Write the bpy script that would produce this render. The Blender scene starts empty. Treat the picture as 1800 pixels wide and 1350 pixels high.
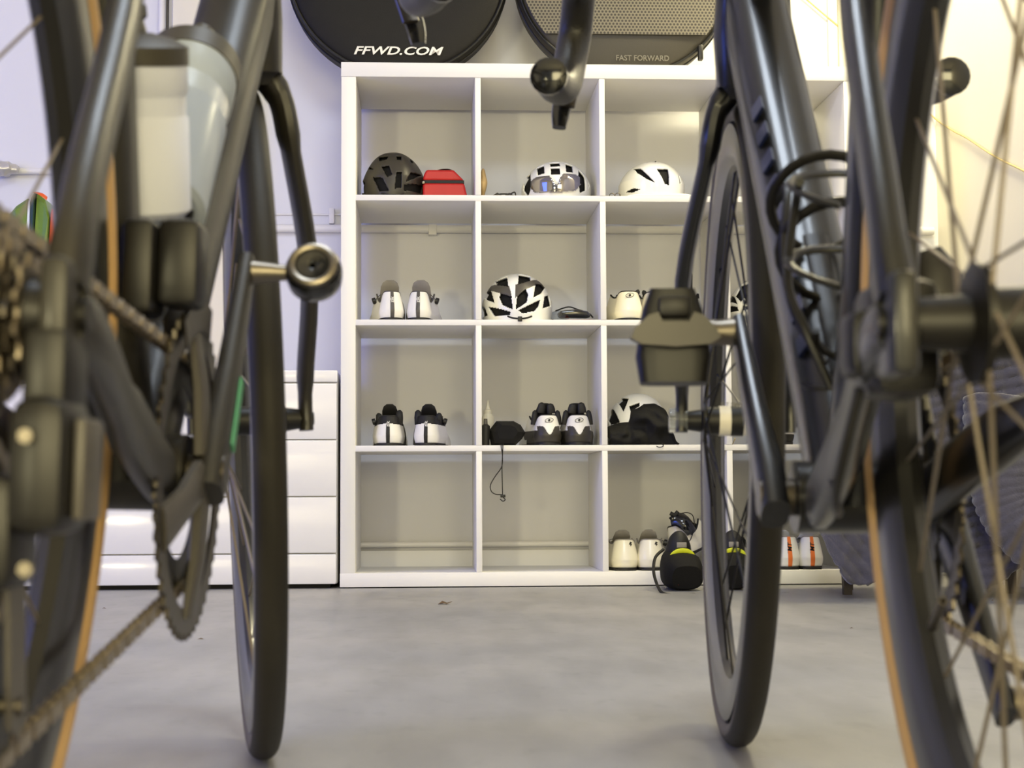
import bpy, bmesh, math, random
from mathutils import Vector, Matrix, noise
random.seed(7)
PI = math.pi; R = math.radians
sc = bpy.context.scene; col = sc.collection

# ------------------------------------------------------------------ camera
CAM = Vector((0, 0, 0.2613)); YAW, PIT, ROL, F = 0.05332, 0.06694, -0.00469, 2841.3
fw = Vector((math.sin(YAW)*math.cos(PIT), math.cos(YAW)*math.cos(PIT), math.sin(PIT)))
rt0 = Vector((math.cos(YAW), -math.sin(YAW), 0)); up0 = rt0.cross(fw)
rt = rt0*math.cos(ROL) + up0*math.sin(ROL); up = up0*math.cos(ROL) - rt0*math.sin(ROL)
cam = bpy.data.cameras.new('camera'); co = bpy.data.objects.new('camera', cam); col.objects.link(co)
m = Matrix((rt, up, -fw)).transposed().to_4x4(); m.translation = CAM; co.matrix_world = m
cam.sensor_width = 36; cam.lens = 36*F/1800; cam.clip_start = 0.02; cam.clip_end = 60
cam.dof.use_dof = True; cam.dof.focus_distance = 4.35; cam.dof.aperture_fstop = 13
sc.camera = co
def at(px, py, Y):
    d = fw*F + rt*(px-900) - up*(py-675)
    return CAM + d*((Y-CAM.y)/d.y)

# ------------------------------------------------------------------ light and exposure
w = bpy.data.worlds.new('world'); sc.world = w; w.use_nodes = True
w.node_tree.nodes['Background'].inputs[0].default_value = (0.91, 0.98, 1.0, 1)
w.node_tree.nodes['Background'].inputs[1].default_value = 0.30
def area(name, loc, target, size, energy, color, size_y=None):
    l = bpy.data.lights.new(name, 'AREA'); l.energy = energy; l.color = color; l.size = size
    if size_y: l.shape = 'RECTANGLE'; l.size_y = size_y
    o = bpy.data.objects.new(name, l); col.objects.link(o); o.location = loc
    o.rotation_euler = (Vector(target)-Vector(loc)).to_track_quat('-Z', 'Y').to_euler(); return o
area('low_lamp_behind', (-1.95, -2.6, 0.62), (0.3, 4.5, 0.5), 0.28, 70.0, (1.0, 0.89, 0.52), 0.35)
area('warm_fill_behind', (0.9, -3.0, 1.1), (0.6, 4.5, 0.6), 2.6, 172.0, (1.0, 0.86, 0.47), 1.6)  # added warm fill behind the camera, brightens the cubby backs
area('daylight_door', (-3.2, 2.3, 1.3), (0.2, 4.2, 0.7), 1.4, 58.0, (0.04, 0.13, 1.0), 1.8)
area('ceiling_lamp_right', (1.32, 4.15, 2.5), (1.45, 4.2, 0.0), 0.35, 39.0, (1.0, 0.90, 0.57), 0.35)
area('overhead_fill', (0.2, 1.4, 2.55), (0.2, 2.6, 0.0), 0.9, 38.0, (0.78, 0.88, 1.0), 0.5)  # added overhead fill, kept cool for the floor tone
sc.view_settings.view_transform = 'Standard'; sc.view_settings.look = 'None'
sc.view_settings.exposure = 0.0; sc.view_settings.gamma = 1.0
try: sc.view_settings.use_curve_mapping = False
except Exception: pass

# ------------------------------------------------------------------ materials
def lin(c): return tuple(((v/255)/12.92 if v/255 <= 0.04045 else ((v/255+0.055)/1.055)**2.4) for v in c)
def mat(name, c, rough=0.5, metal=0.0, spec=0.5, coat=0.0, var=0.0, vscale=8.0, bump=0.0, bscale=60.0, trans=0.0, alpha=1.0, srgb=True, sheen=0.0, ior=1.45, aniso=None):
    mt = bpy.data.materials.new(name); mt.use_nodes = True; nt = mt.node_tree; b = nt.nodes['Principled BSDF']
    c = lin(c) if srgb else c
    b.inputs['Base Color'].default_value = (*c, 1); b.inputs['Roughness'].default_value = rough
    b.inputs['Metallic'].default_value = metal; b.inputs['Specular IOR Level'].default_value = spec
    b.inputs['Coat Weight'].default_value = coat; b.inputs['Coat Roughness'].default_value = 0.15
    b.inputs['Transmission Weight'].default_value = trans; b.inputs['IOR'].default_value = ior
    b.inputs['Sheen Weight'].default_value = sheen; b.inputs['Alpha'].default_value = alpha
    tc = nt.nodes.new('ShaderNodeTexCoord')
    mp = nt.nodes.new('ShaderNodeMapping'); nt.links.new(tc.outputs['Object'], mp.inputs[0])
    if aniso: mp.inputs['Scale'].default_value = aniso
    n = nt.nodes.new('ShaderNodeTexNoise'); n.inputs['Scale'].default_value = vscale; n.inputs['Detail'].default_value = 4
    nt.links.new(mp.outputs[0], n.inputs['Vector'])
    mx = nt.nodes.new('ShaderNodeMix'); mx.data_type = 'RGBA'
    v = var if var else 0.06
    mx.inputs[6].default_value = (*[x*(1-v) for x in c], 1); mx.inputs[7].default_value = (*[min(1, x*(1+v)) for x in c], 1)
    nt.links.new(n.outputs['Fac'], mx.inputs[0]); nt.links.new(mx.outputs[2], b.inputs['Base Color'])
    if bump:
        n2 = nt.nodes.new('ShaderNodeTexNoise'); n2.inputs['Scale'].default_value = bscale; n2.inputs['Detail'].default_value = 3
        nt.links.new(mp.outputs[0], n2.inputs['Vector'])
        bp = nt.nodes.new('ShaderNodeBump'); bp.inputs['Strength'].default_value = bump; bp.inputs['Distance'].default_value = 0.002
        nt.links.new(n2.outputs['Fac'], bp.inputs['Height']); nt.links.new(bp.outputs[0], b.inputs['Normal'])
    return mt
M = {}
M['wall'] = mat('wall_paint_blue_light', (220, 220, 226), 0.7, var=0.03, vscale=3, bump=0.25, bscale=25)  # faint blue of the light from the left put into the wall colour
M['wallr'] = mat('wall_paint_right', (232, 226, 208), 0.7, var=0.03, vscale=3, bump=0.25, bscale=25)
M['trimw'] = mat('painted_trim', (228, 226, 224), 0.5)
M['ceil'] = mat('ceiling_paint', (225, 220, 210), 0.8)
M['shelf'] = mat('shelf_white', (236, 233, 226), 0.42, var=0.02, vscale=5)
M['drawer'] = mat('drawer_gloss_white', (232, 230, 232), 0.16, var=0.015)
M['darkgap'] = mat('gap_shade', (20, 18, 17), 0.8)  # near-black colour standing for shade in the gap under the chest
M['carbon'] = mat('matte_black_carbon', (36, 33, 28), 0.46, coat=0.1, var=0.12, vscale=20)
M['carbong'] = mat('gloss_black_carbon', (20, 20, 22), 0.36, coat=0.3, var=0.1, vscale=20)
M['rim'] = mat('carbon_rim', (24, 23, 22), 0.3, coat=0.25, var=0.1)
M['rubber'] = mat('tire_rubber', (40, 37, 32), 0.6, spec=0.3, var=0.15, vscale=30, bump=0.15, bscale=300)
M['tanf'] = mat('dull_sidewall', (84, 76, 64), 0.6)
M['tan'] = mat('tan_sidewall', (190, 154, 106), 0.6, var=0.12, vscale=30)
M['black'] = mat('black_plastic', (20, 18, 17), 0.42, var=0.15)
M['blacksoft'] = mat('black_rubber_hood', (34, 32, 29), 0.55, var=0.15)
M['tape'] = mat('bar_tape', (36, 34, 31), 0.42, var=0.2, vscale=50, bump=0.3, bscale=400)
M['steel'] = mat('brushed_steel', (120, 113, 102), 0.38, metal=1.0, var=0.12, vscale=40)
M['chain'] = mat('chain_steel', (150, 138, 120), 0.35, metal=0.9, var=0.3, vscale=60)
M['darksteel'] = mat('dark_steel', (84, 78, 70), 0.35, metal=0.9, var=0.2, vscale=40)
M['spoke'] = mat('spoke_steel', (118, 108, 97), 0.45, metal=0.35)
M['spokeb'] = mat('black_spoke', (28, 26, 26), 0.4, metal=0.5)
M['bottle'] = mat('translucent_bottle', (216, 220, 238), 0.35, trans=0.10, ior=1.15, var=0.02)
M['bottle2'] = mat('clear_smoky_bottle', (176, 184, 196), 0.28, trans=0.35, ior=1.12, var=0.02)
M['bottlecap'] = mat('bottle_cap', (58, 54, 46), 0.5)
M['green'] = mat('green_decal', (80, 150, 110), 0.5)
M['bandw'] = mat('hub_band_white', (225, 220, 208), 0.4)
M['clear'] = mat('clear_plastic', (200, 205, 210), 0.1, trans=0.85, ior=1.3)
M['white'] = mat('white_shell', (236, 235, 231), 0.25, coat=0.4, var=0.02)
M['whitesoft'] = mat('white_synthetic_leather', (232, 229, 222), 0.42, var=0.03)
M['cream'] = mat('warm_white_leather', (232, 226, 206), 0.35, coat=0.25, var=0.03)
M['grey'] = mat('grey_mesh_fabric', (140, 134, 126), 0.7, var=0.15, vscale=40)
M['greyd'] = mat('dark_grey_shell', (74, 70, 66), 0.4, var=0.1)
M['olive'] = mat('matte_black_shell', (56, 52, 44), 0.42, var=0.1)
M['cloth'] = mat('black_cloth', (20, 19, 18), 0.8, var=0.3, vscale=30, bump=0.3, bscale=120, spec=0.25)
M['cap'] = mat('black_nylon', (22, 20, 18), 0.6, var=0.2)
M['red'] = mat('red_nylon', (190, 36, 28), 0.5, var=0.12, vscale=30)
M['orange'] = mat('orange_stripe', (226, 116, 50), 0.5)
M['yellow'] = mat('neon_yellow', (214, 220, 40), 0.5)
M['visor'] = mat('mirror_visor', (150, 146, 150), 0.06, metal=0.9, var=0.3, vscale=20)
M['glassblk'] = mat('dark_lens', (24, 24, 26), 0.12, coat=0.5)
M['tanfab'] = mat('tan_fabric', (176, 150, 108), 0.8, var=0.15)
M['blanket'] = mat('blue_grey_blanket', (78, 76, 86), 0.9, var=0.3, vscale=40, bump=0.7, bscale=200, sheen=0.5, spec=0.1)
M['wood'] = mat('dark_wood', (42, 30, 24), 0.4, var=0.3, vscale=10, aniso=(1, 1, 8))
M['leaf'] = mat('dry_leaf', (92, 72, 48), 0.7, var=0.3, vscale=60)
M['baggreen'] = mat('green_woven_plastic', (98, 128, 40), 0.35, var=0.15, vscale=20)
M['bagorange'] = mat('orange_woven_plastic', (214, 88, 34), 0.4, var=0.12)
M['bagwhite'] = mat('white_stripe', (215, 222, 230), 0.4)
M['bagdark'] = mat('dark_green_stripe', (44, 66, 52), 0.4)
M['bagbody'] = mat('black_bag_fabric', (22, 20, 18), 0.65, var=0.15, vscale=30, bump=0.2, bscale=300, spec=0.3)
M['bagtrim'] = mat('bag_piping', (14, 14, 14), 0.5)
M['baglow'] = mat('charcoal_bag_fabric', (50, 46, 38), 0.55, var=0.08, bump=0.1, bscale=300)
M['print'] = mat('white_print', (225, 222, 214), 0.5)
M['printg'] = mat('grey_print', (104, 100, 90), 0.5)
M['printb'] = mat('black_print', (18, 18, 18), 0.5)
M['wire'] = mat('cream_wire', (196, 176, 120), 0.5)
M['bottlew'] = mat('cloudy_white_plastic', (222, 216, 196), 0.4)
M['paperw'] = mat('white_cotton', (238, 236, 232), 0.8, bump=0.2, bscale=80)
M['foil'] = mat('silver_wrap', (200, 196, 190), 0.3, metal=0.4, bump=0.8, bscale=60)
M['blue'] = mat('decal_blue_reflection', (28, 36, 72), 0.3, coat=0.3)  # blue reflection on the dark lettering put into its colour
# floor: grey painted concrete with scuffs and fine cracks
def floor_mat():
    mt = bpy.data.materials.new('painted_concrete'); mt.use_nodes = True; nt = mt.node_tree; b = nt.nodes['Principled BSDF']
    tc = nt.nodes.new('ShaderNodeTexCoord')
    def noi(s, d, sc_=(1, 1, 1)):
        mp = nt.nodes.new('ShaderNodeMapping'); mp.inputs['Scale'].default_value = sc_
        nt.links.new(tc.outputs['Object'], mp.inputs[0])
        n = nt.nodes.new('ShaderNodeTexNoise'); n.inputs['Scale'].default_value = s; n.inputs['Detail'].default_value = d
        nt.links.new(mp.outputs[0], n.inputs['Vector']); return n
    a = noi(1.6, 6); c = noi(26, 8, (1, 0.5, 1)); d = noi(5, 6, (2.5, 0.7, 1))
    def ramp(src, p0, c0, p1, c1):
        r = nt.nodes.new('ShaderNodeValToRGB'); r.color_ramp.elements[0].position = p0; r.color_ramp.elements[0].color = (*lin(c0), 1)
        r.color_ramp.elements[1].position = p1; r.color_ramp.elements[1].color = (*lin(c1), 1); nt.links.new(src, r.inputs[0]); return r
    r1 = ramp(a.outputs['Fac'], 0.3, (136, 136, 138), 0.72, (160, 157, 153)); r2 = ramp(d.outputs['Fac'], 0.35, (214, 214, 214), 0.6, (255, 255, 255))
    r3 = ramp(c.outputs['Fac'], 0.28, (222, 222, 222), 0.42, (255, 255, 255))
    m1 = nt.nodes.new('ShaderNodeMix'); m1.data_type = 'RGBA'; m1.blend_type = 'MULTIPLY'; m1.inputs[0].default_value = 0.5
    m2 = nt.nodes.new('ShaderNodeMix'); m2.data_type = 'RGBA'; m2.blend_type = 'MULTIPLY'; m2.inputs[0].default_value = 0.5
    nt.links.new(r1.outputs[0], m1.inputs[6]); nt.links.new(r2.outputs[0], m1.inputs[7])
    nt.links.new(m1.outputs[2], m2.inputs[6]); nt.links.new(r3.outputs[0], m2.inputs[7]); nt.links.new(m2.outputs[2], b.inputs['Base Color'])
    b.inputs['Roughness'].default_value = 0.42
    bp = nt.nodes.new('ShaderNodeBump'); bp.inputs['Strength'].default_value = 0.25; bp.inputs['Distance'].default_value = 0.003
    nt.links.new(c.outputs['Fac'], bp.inputs['Height']); nt.links.new(bp.outputs[0], b.inputs['Normal'])
    return mt
M['floor'] = floor_mat()
def perf_mat():
    mt = mat('perforated_bag_fabric', (112, 106, 90), 0.55); nt = mt.node_tree; b = nt.nodes['Principled BSDF']
    tc = nt.nodes.new('ShaderNodeTexCoord'); outs = []
    sx = nt.nodes.new('ShaderNodeSeparateXYZ'); nt.links.new(tc.outputs['Object'], sx.inputs[0])
    cx = nt.nodes.new('ShaderNodeCombineXYZ'); nt.links.new(sx.outputs[0], cx.inputs[0]); nt.links.new(sx.outputs[2], cx.inputs[1])
    p = 0.0105
    for off in ((0, 0), (p/2, p*0.866)):
        ad = nt.nodes.new('ShaderNodeVectorMath'); ad.operation = 'ADD'; ad.inputs[1].default_value = (off[0], off[1], 0)
        wr = nt.nodes.new('ShaderNodeVectorMath'); wr.operation = 'WRAP'; wr.inputs[1].default_value = (p/2, p*0.866, 1); wr.inputs[2].default_value = (-p/2, -p*0.866, -1)
        ln = nt.nodes.new('ShaderNodeVectorMath'); ln.operation = 'LENGTH'
        nt.links.new(cx.outputs[0], ad.inputs[0]); nt.links.new(ad.outputs[0], wr.inputs[0]); nt.links.new(wr.outputs[0], ln.inputs[0]); outs.append(ln)
    mn = nt.nodes.new('ShaderNodeMath'); mn.operation = 'MINIMUM'; nt.links.new(outs[0].outputs['Value'], mn.inputs[0]); nt.links.new(outs[1].outputs['Value'], mn.inputs[1])
    lt = nt.nodes.new('ShaderNodeMath'); lt.operation = 'LESS_THAN'; lt.inputs[1].default_value = 0.0034; nt.links.new(mn.outputs[0], lt.inputs[0])
    mx = nt.nodes.new('ShaderNodeMix'); mx.data_type = 'RGBA'; mx.inputs[6].default_value = (*lin((104, 98, 84)), 1); mx.inputs[7].default_value = (*lin((46, 42, 36)), 1)
    nt.links.new(lt.outputs[0], mx.inputs[0]); nt.links.new(mx.outputs[2], b.inputs['Base Color'])
    return mt
M['perf'] = perf_mat()

# ------------------------------------------------------------------ mesh builder
class MB:
    def __init__(s): s.v = []; s.f = []; s.m = []
    def add(s, vs, fs, mi=0):
        o = len(s.v); s.v += [tuple(x) for x in vs]
        for f in fs: s.f.append(tuple(i+o for i in f)); s.m.append(mi if not callable(mi) else mi(f))
        return s
    def box(s, lo, hi, mi=0, T=None, c=0.0):
        (x0, y0, z0), (x1, y1, z1) = lo, hi
        if c <= 0:
            vs = [(x, y, z) for x in (x0, x1) for y in (y0, y1) for z in (z0, z1)]
            fs = [(0, 1, 3, 2), (4, 6, 7, 5), (0, 4, 5, 1), (2, 3, 7, 6), (0, 2, 6, 4), (1, 5, 7, 3)]
        else:                                   # box with bevelled edges
            bm = bmesh.new(); bmesh.ops.create_cube(bm, size=1)
            for v in bm.verts: v.co = Vector(((x0+x1)/2+v.co.x*(x1-x0), (y0+y1)/2+v.co.y*(y1-y0), (z0+z1)/2+v.co.z*(z1-z0)))
            bmesh.ops.bevel(bm, geom=bm.edges[:], offset=c, segments=2, affect='EDGES', profile=0.5)
            bm.verts.index_update(); vs = [v.co.copy() for v in bm.verts]; fs = [[v.index for v in f.verts] for f in bm.faces]; bm.free()
        if T: vs = [T @ Vector(v) for v in vs]
        return s.add(vs, fs, mi)
    def sweep(s, pts, rad, side=(1, 0, 0), n=12, ex=2.0, mi=0, caps=True, closed=False):
        pts = [Vector(p) for p in pts]; N = len(pts)
        if not isinstance(rad, list): rad = [rad]*N
        vs = []; S = Vector(side)
        for i, p in enumerate(pts):
            if closed: T = pts[(i+1) % N]-pts[i-1]
            else: T = pts[min(i+1, N-1)]-pts[max(i-1, 0)]
            if T.length < 1e-9: T = Vector((0, 0, 1))
            T.normalize(); q = S - T*S.dot(T)
            if q.length < 0.05: q = Vector((0, 1, 0.3)) - T*Vector((0, 1, 0.3)).dot(T)
            q.normalize(); U = T.cross(q); S = q if closed or True else S
            r = rad[i]; a, b = (r, r) if not isinstance(r, (tuple, list)) else r
            for k in range(n):
                t = 2*PI*k/n; cc, ss = math.cos(t), math.sin(t)
                x = math.copysign(abs(cc)**(2/ex), cc)*a; y = math.copysign(abs(ss)**(2/ex), ss)*b
                vs.append(p + q*x + U*y)
        fs = []
        for i in range(N if closed else N-1):
            j = (i+1) % N
            for k in range(n): fs.append((i*n+k, i*n+(k+1) % n, j*n+(k+1) % n, j*n+k))
        if caps and not closed: fs.append(tuple(range(n-1, -1, -1))); fs.append(tuple((N-1)*n+k for k in range(n)))
        return s.add(vs, fs, mi)
    def lathe(s, prof, n=48, axis='x', c=(0, 0, 0), mi=0, closed=False, mats=None):
        vs = []; P = len(prof); c = Vector(c)
        for k in range(n):
            t = 2*PI*k/n
            for a, r in prof:
                u, w_ = r*math.cos(t), r*math.sin(t)
                vs.append(c + (Vector((a, u, w_)) if axis == 'x' else Vector((u, a, w_)) if axis == 'y' else Vector((u, w_, a))))
        for k in range(n):
            j = (k+1) % n
            for i in range(P if closed else P-1):
                i2 = (i+1) % P
                s.add([], [], 0); s.f.append(tuple(len(s.v)+q for q in (k*P+i, k*P+i2, j*P+i2, j*P+i))); s.m.append(mats[i] if mats else mi)
        s.v += [tuple(v) for v in vs]; return s
    def prism(s, poly, a0, a1, axis='y', mi=0, T=None):
        n = len(poly)
        def mk(p, a): return (p[0], a, p[1]) if axis == 'y' else (a, p[0], p[1]) if axis == 'x' else (p[0], p[1], a)
        vs = [mk(p, a0) for p in poly] + [mk(p, a1) for p in poly]
        if T: vs = [T @ Vector(v) for v in vs]
        fs = [tuple(range(n)), tuple(range(2*n-1, n-1, -1))] + [(k, (k+1) % n, n+(k+1) % n, n+k) for k in range(n)]
        return s.add(vs, fs, mi)
    def ell(s, c, r, nu=24, nv=14, mi=0, fn=None, ex=2.0):
        c = Vector(c); vs = []; fs = []
        def pw(x): return math.copysign(abs(x)**(2/ex), x)
        for j in range(nv+1):
            ph = -PI/2 + PI*j/nv
            for i in range(nu):
                th = 2*PI*i/nu
                p = Vector((r[0]*pw(math.cos(ph))*pw(math.cos(th)), r[1]*pw(math.cos(ph))*pw(math.sin(th)), r[2]*pw(math.sin(ph))))
                if fn: p = fn(p)
                vs.append(c+p)
        for j in range(nv):
            for i in range(nu): fs.append((j*nu+i, j*nu+(i+1) % nu, (j+1)*nu+(i+1) % nu, (j+1)*nu+i))
        return s.add(vs, fs, mi)
    def build(s, name, mats, parent=None, L=None, smooth=True, ang=38, weld=False):
        me = bpy.data.meshes.new(name); me.from_pydata(s.v, [], s.f)
        if not isinstance(mats, (list, tuple)): mats = [mats]
        for mm in mats: me.materials.append(mm)
        for p, k in zip(me.polygons, s.m): p.material_index = k; p.use_smooth = smooth
        bm = bmesh.new(); bm.from_mesh(me); bmesh.ops.remove_doubles(bm, verts=bm.verts, dist=1e-6)
        bmesh.ops.recalc_face_normals(bm, faces=bm.faces); bm.to_mesh(me); bm.free()
        if smooth: me.set_sharp_from_angle(angle=R(ang))
        o = bpy.data.objects.new(name, me); col.objects.link(o)
        if parent: o.parent = parent
        if L is not None: o.matrix_basis = L
        return o
def empty(name, loc=(0, 0, 0), rz=0.0, rx=0.0, ry=0.0):
    o = bpy.data.objects.new(name, None); col.objects.link(o); o.location = loc; o.rotation_euler = (rx, ry, rz); o.empty_display_size = 0.05; return o
def tag(o, label=None, cat=None, group=None, kind=None):
    if label: o['label'] = label
    if cat: o['category'] = cat
    if group: o['group'] = group
    if kind: o['kind'] = kind
    return o
def copy_tree(o, parent=None):
    c = o.copy(); col.objects.link(c)
    if parent: c.parent = parent
    for ch in [x for x in col.objects if x.parent == o]: copy_tree(ch, c)
    return c
def text(name, body, size, mt, parent, L, shear=0.0, bold=0.0, ext=0.0004, spacing=1.0):
    cu = bpy.data.curves.new(name, 'FONT'); cu.body = body; cu.size = size; cu.shear = shear; cu.offset = bold*size
    cu.extrude = ext; cu.align_x = 'CENTER'; cu.align_y = 'CENTER'; cu.space_character = spacing; cu.resolution_u = 3
    t = bpy.data.objects.new('tmp', cu); col.objects.link(t)
    me = bpy.data.meshes.new_from_object(t); bpy.data.objects.remove(t); me.name = name
    me.materials.clear(); me.materials.append(mt)
    o = bpy.data.objects.new(name, me); col.objects.link(o)
    if parent: o.parent = parent
    o.matrix_basis = L; return o
def inpoly(x, y, poly):
    c = False; n = len(poly); j = n-1
    for i in range(n):
        xi, yi = poly[i]; xj, yj = poly[j]
        if (yi > y) != (yj > y) and x < (xj-xi)*(y-yi)/(yj-yi)+xi: c = not c
        j = i
    return c
def smooth_pts(pts, k=6):
    """Catmull-Rom through pts"""
    pts = [Vector(p) for p in pts]; out = []
    for i in range(len(pts)-1):
        p0 = pts[max(i-1, 0)]; p1 = pts[i]; p2 = pts[i+1]; p3 = pts[min(i+2, len(pts)-1)]
        for j in range(k):
            t = j/k
            out.append(0.5*((2*p1)+(p2-p0)*t+(2*p0-5*p1+4*p2-p3)*t*t+(3*p1-p0-3*p2+p3)*t**3))
    out.append(pts[-1]); return out
RX = lambda a: Matrix.Rotation(a, 4, 'X'); RY = lambda a: Matrix.Rotation(a, 4, 'Y'); RZ = lambda a: Matrix.Rotation(a, 4, 'Z')
TR = lambda x, y, z: Matrix.Translation((x, y, z))
FACE = RX(PI/2)                                   # text upright, facing -y

# ------------------------------------------------------------------ room
SY = 4.489; SX = -0.237; WY = 4.935; WX = 1.60    # shelf front, shelf left side, back wall, right wall
def struct(name, b, mt, **k): return tag(b.build(name, mt, **k), kind='structure')
struct('floor', MB().box((-3.4, -3.4, -0.05), (WX+0.1, WY+0.1, 0)), M['floor'], smooth=False)
struct('wall_back', MB().box((-3.4, WY, 0), (WX+0.1, WY+0.1, 2.7)), M['wall'], smooth=False)
struct('wall_right', MB().box((WX, -3.4, 0), (WX+0.1, WY, 2.7)), M['wallr'], smooth=False)
struct('wall_left', MB().box((-3.5, -3.4, 0), (-3.4, WY+0.1, 2.7)), M['wall'], smooth=False)
struct('ceiling', MB().box((-3.5, -3.4, 2.7), (WX+0.1, WY+0.1, 2.8)), M['ceil'], smooth=False)
struct('baseboard_back', MB().box((-3.4, WY-0.02, 0), (WX, WY, 0.088), c=0.003), M['trimw'])
struct('baseboard_right', MB().box((WX-0.012, 0.5, 0), (WX, WY-0.02, 0.07), c=0.003), M['trimw'])
p0 = at(303, 0, 4.86); p1 = at(402, 0, 4.86)
struct('trim_1', MB().box((p0.x, 4.86, 0), (p1.x+0.05, WY, 2.7), c=0.006), M['wallr'])
p0 = at(1456, 0, 4.915); p1 = at(1475, 0, 4.915)
struct('trim_2', MB().box((p0.x, 4.925, 1.50), (p1.x, WY, 2.7), c=0.002), M['wallr'])
# conduits and pipes
def pipe(name, pts, r, mt, label, cat='pipe', clips=()):
    root = tag(empty(name, pts[0]), label, cat); b = MB().sweep([Vector(p)-Vector(pts[0]) for p in pts], r, n=12); b.build('tube', mt, root)
    for c in clips: b = MB().box(*[tuple(Vector(q)-Vector(pts[0])) for q in c], c=0.002); b.build('clip', mt, root)
    return root
zp = at(700, 402, 4.915).z
pipe('wall_pipe', [(-3.3, 4.918, zp), (WX-0.02, 4.918, zp)], 0.0125, M['trimw'], 'horizontal white pipe on the back wall, seen through the second shelf row', clips=[((at(760, 0, 4.91).x-.012, 4.902, zp-.02), (at(760, 0, 4.91).x+.012, WY, zp+.012))])
zc = at(560, 377, 4.93).z; cx_ = at(584, 0, 4.92).x
pipe('wall_cable', [(-1.6, 4.93, zc), (-0.22, 4.93, zc)], 0.003, M['trimw'], 'thin grey cable clipped to the wall left of the shelf unit', 'cable', clips=[((cx_-.008, 4.915, zc-.03), (cx_+.008, WY, zc+.018))])
zb = at(700, 957, 4.915).z
pipe('skirting_pipe', [(-1.6, 4.905, zb), (WX-0.02, 4.905, zb)], 0.009, M['trimw'], 'horizontal white pipe low on the wall above the baseboard')
xv = at(284, 60, 4.915).x; xw_ = at(293.5, 60, 4.92).x
pipe('vertical_conduit', [(xv, 4.918, 0), (xv, 4.918, 2.7)], 0.011, M['trimw'], 'vertical white conduit beside the beige column at top left', clips=[((xv-.012, 4.9, at(0, 90, 4.92).z), (xv+.03, WY, at(0, 84, 4.92).z))])
pipe('vertical_wire', [(xw_, 4.928, 0.2), (xw_, 4.928, 2.7)], 0.004, M['greyd'], 'thin dark vertical wire beside the white conduit at top left', 'cable')
xr = at(1480, 60, 4.915).x
pipe('vertical_pipe', [(xr, 4.918, 0), (xr, 4.918, 2.7)], 0.011, M['wallr'], 'vertical cream pipe rising behind the right end of the shelf unit')
zl = at(40, 300, 4.91).z; xl = at(14, 0, 4.91).x
pipe('wall_pipe', [(-1.9, 4.915, zl), (at(100, 0, 4.9).x, 4.915, zl)], 0.010, M['trimw'], 'short white pipe above the green striped bag')
tag(MB().ell((xl, 4.885, zl), (0.045, 0.03, 0.022), fn=lambda p: p*(1+0.35*noise.noise(p*60))).build('foil_wrap', M['foil']), 'crinkled silver wrap around the pipe above the green bag', 'wrap')
wp = [at(1405, -12, 4.925), at(1440, 18, 4.925), at(1505, 74, 4.925), at(1560, 135, 4.925), at(1640, 205, 4.925)]
def onright(px, py):
    d = fw*F + rt*(px-900) - up*(py-675); return CAM + d*((WX-0.006)/d.x)
wp += [onright(1672, 228), onright(1700, 243), onright(1750, 276), onright(1795, 298), onright(1860, 330), onright(1950, 350)]
tag(MB().sweep(smooth_pts(wp, 5), 0.003, n=8).build('wall_wire', M['wire']), 'cream wire drooping down across the right wall corner', 'cable')

# ------------------------------------------------------------------ shelf unit
W_, TH, TI, C_ = 1.470, 0.041, 0.016, 0.335
sh = tag(empty('shelf_unit', (SX, SY, 0)), 'white open shelf unit of four by four square cubbies', 'shelf')
D_ = 0.39
MB().box((0, 0, 0.003), (W_, D_, TH), c=0.0012).build('bottom_board', M['shelf'], sh)
MB().box((0, 0, W_-TH), (W_, D_, W_), c=0.0012).build('top_board', M['shelf'], sh)
for x in (0.0008, W_-TH-.0008): MB().box((x, 0.0008, TH), (x+TH, D_, W_-TH-0.0006), c=0.001).build('side_panel', M['shelf'], sh)
def cellz(r): return TH + (3-r)*(C_+TI)              # floor height of cubby row r (0 = top row)
def cellx(c): return TH + c*(C_+TI)
for r in range(3): MB().box((TH, 0.0015, cellz(r)-TI), (W_-TH, D_-0.001, cellz(r)), c=0.0006).build('shelf_board', M['shelf'], sh)
dv = MB().box((0, 0.0008, 0.0004), (TI, D_-0.001, C_-0.0004), c=0.0006).build('divider', M['shelf'], sh)
first = True
for r in range(4):
    for c in range(1, 4):
        o = dv if first else dv.copy()
        if not first: col.objects.link(o)
        first = False; o.location = (cellx(c)-TI, 0, cellz(r))
def rowz(r): return cellz(r)
# ------------------------------------------------------------------ chest of drawers
X1 = SX-0.008; X0 = X1-1.25
dr = tag(empty('chest_of_drawers', (X0, SY, 0)), 'wide low white glossy chest of drawers left of the shelf unit', 'drawers')
Wd = X1-X0
def zat(y): return at(560, y, SY).z
MB().box((0.0, 0.02, 0.012), (Wd, 0.43, zat(651)), c=0.003).build('body', M['drawer'], dr)
MB().box((0.02, 0.03, 0.0), (Wd-0.02, 0.40, 0.012)).build('gap_shade_block', M['darkgap'], dr)  # dark block put in for the shade in the gap below the plinth
MB().box((0, 0, zat(672)+.001), (Wd, 0.02, zat(651)), c=0.002).build('top_rail', M['drawer'], dr)
for a, b in ((674, 772), (774, 872), (874, 972)):
    MB().box((0.0, 0, zat(b)), (Wd-0.002, 0.019, zat(a)), c=0.002).build('drawer_front', M['drawer'], dr)
MB().box((0, 0, 0.012), (Wd-0.002, 0.019, zat(974)), c=0.004).build('plinth', M['drawer'], dr)

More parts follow.
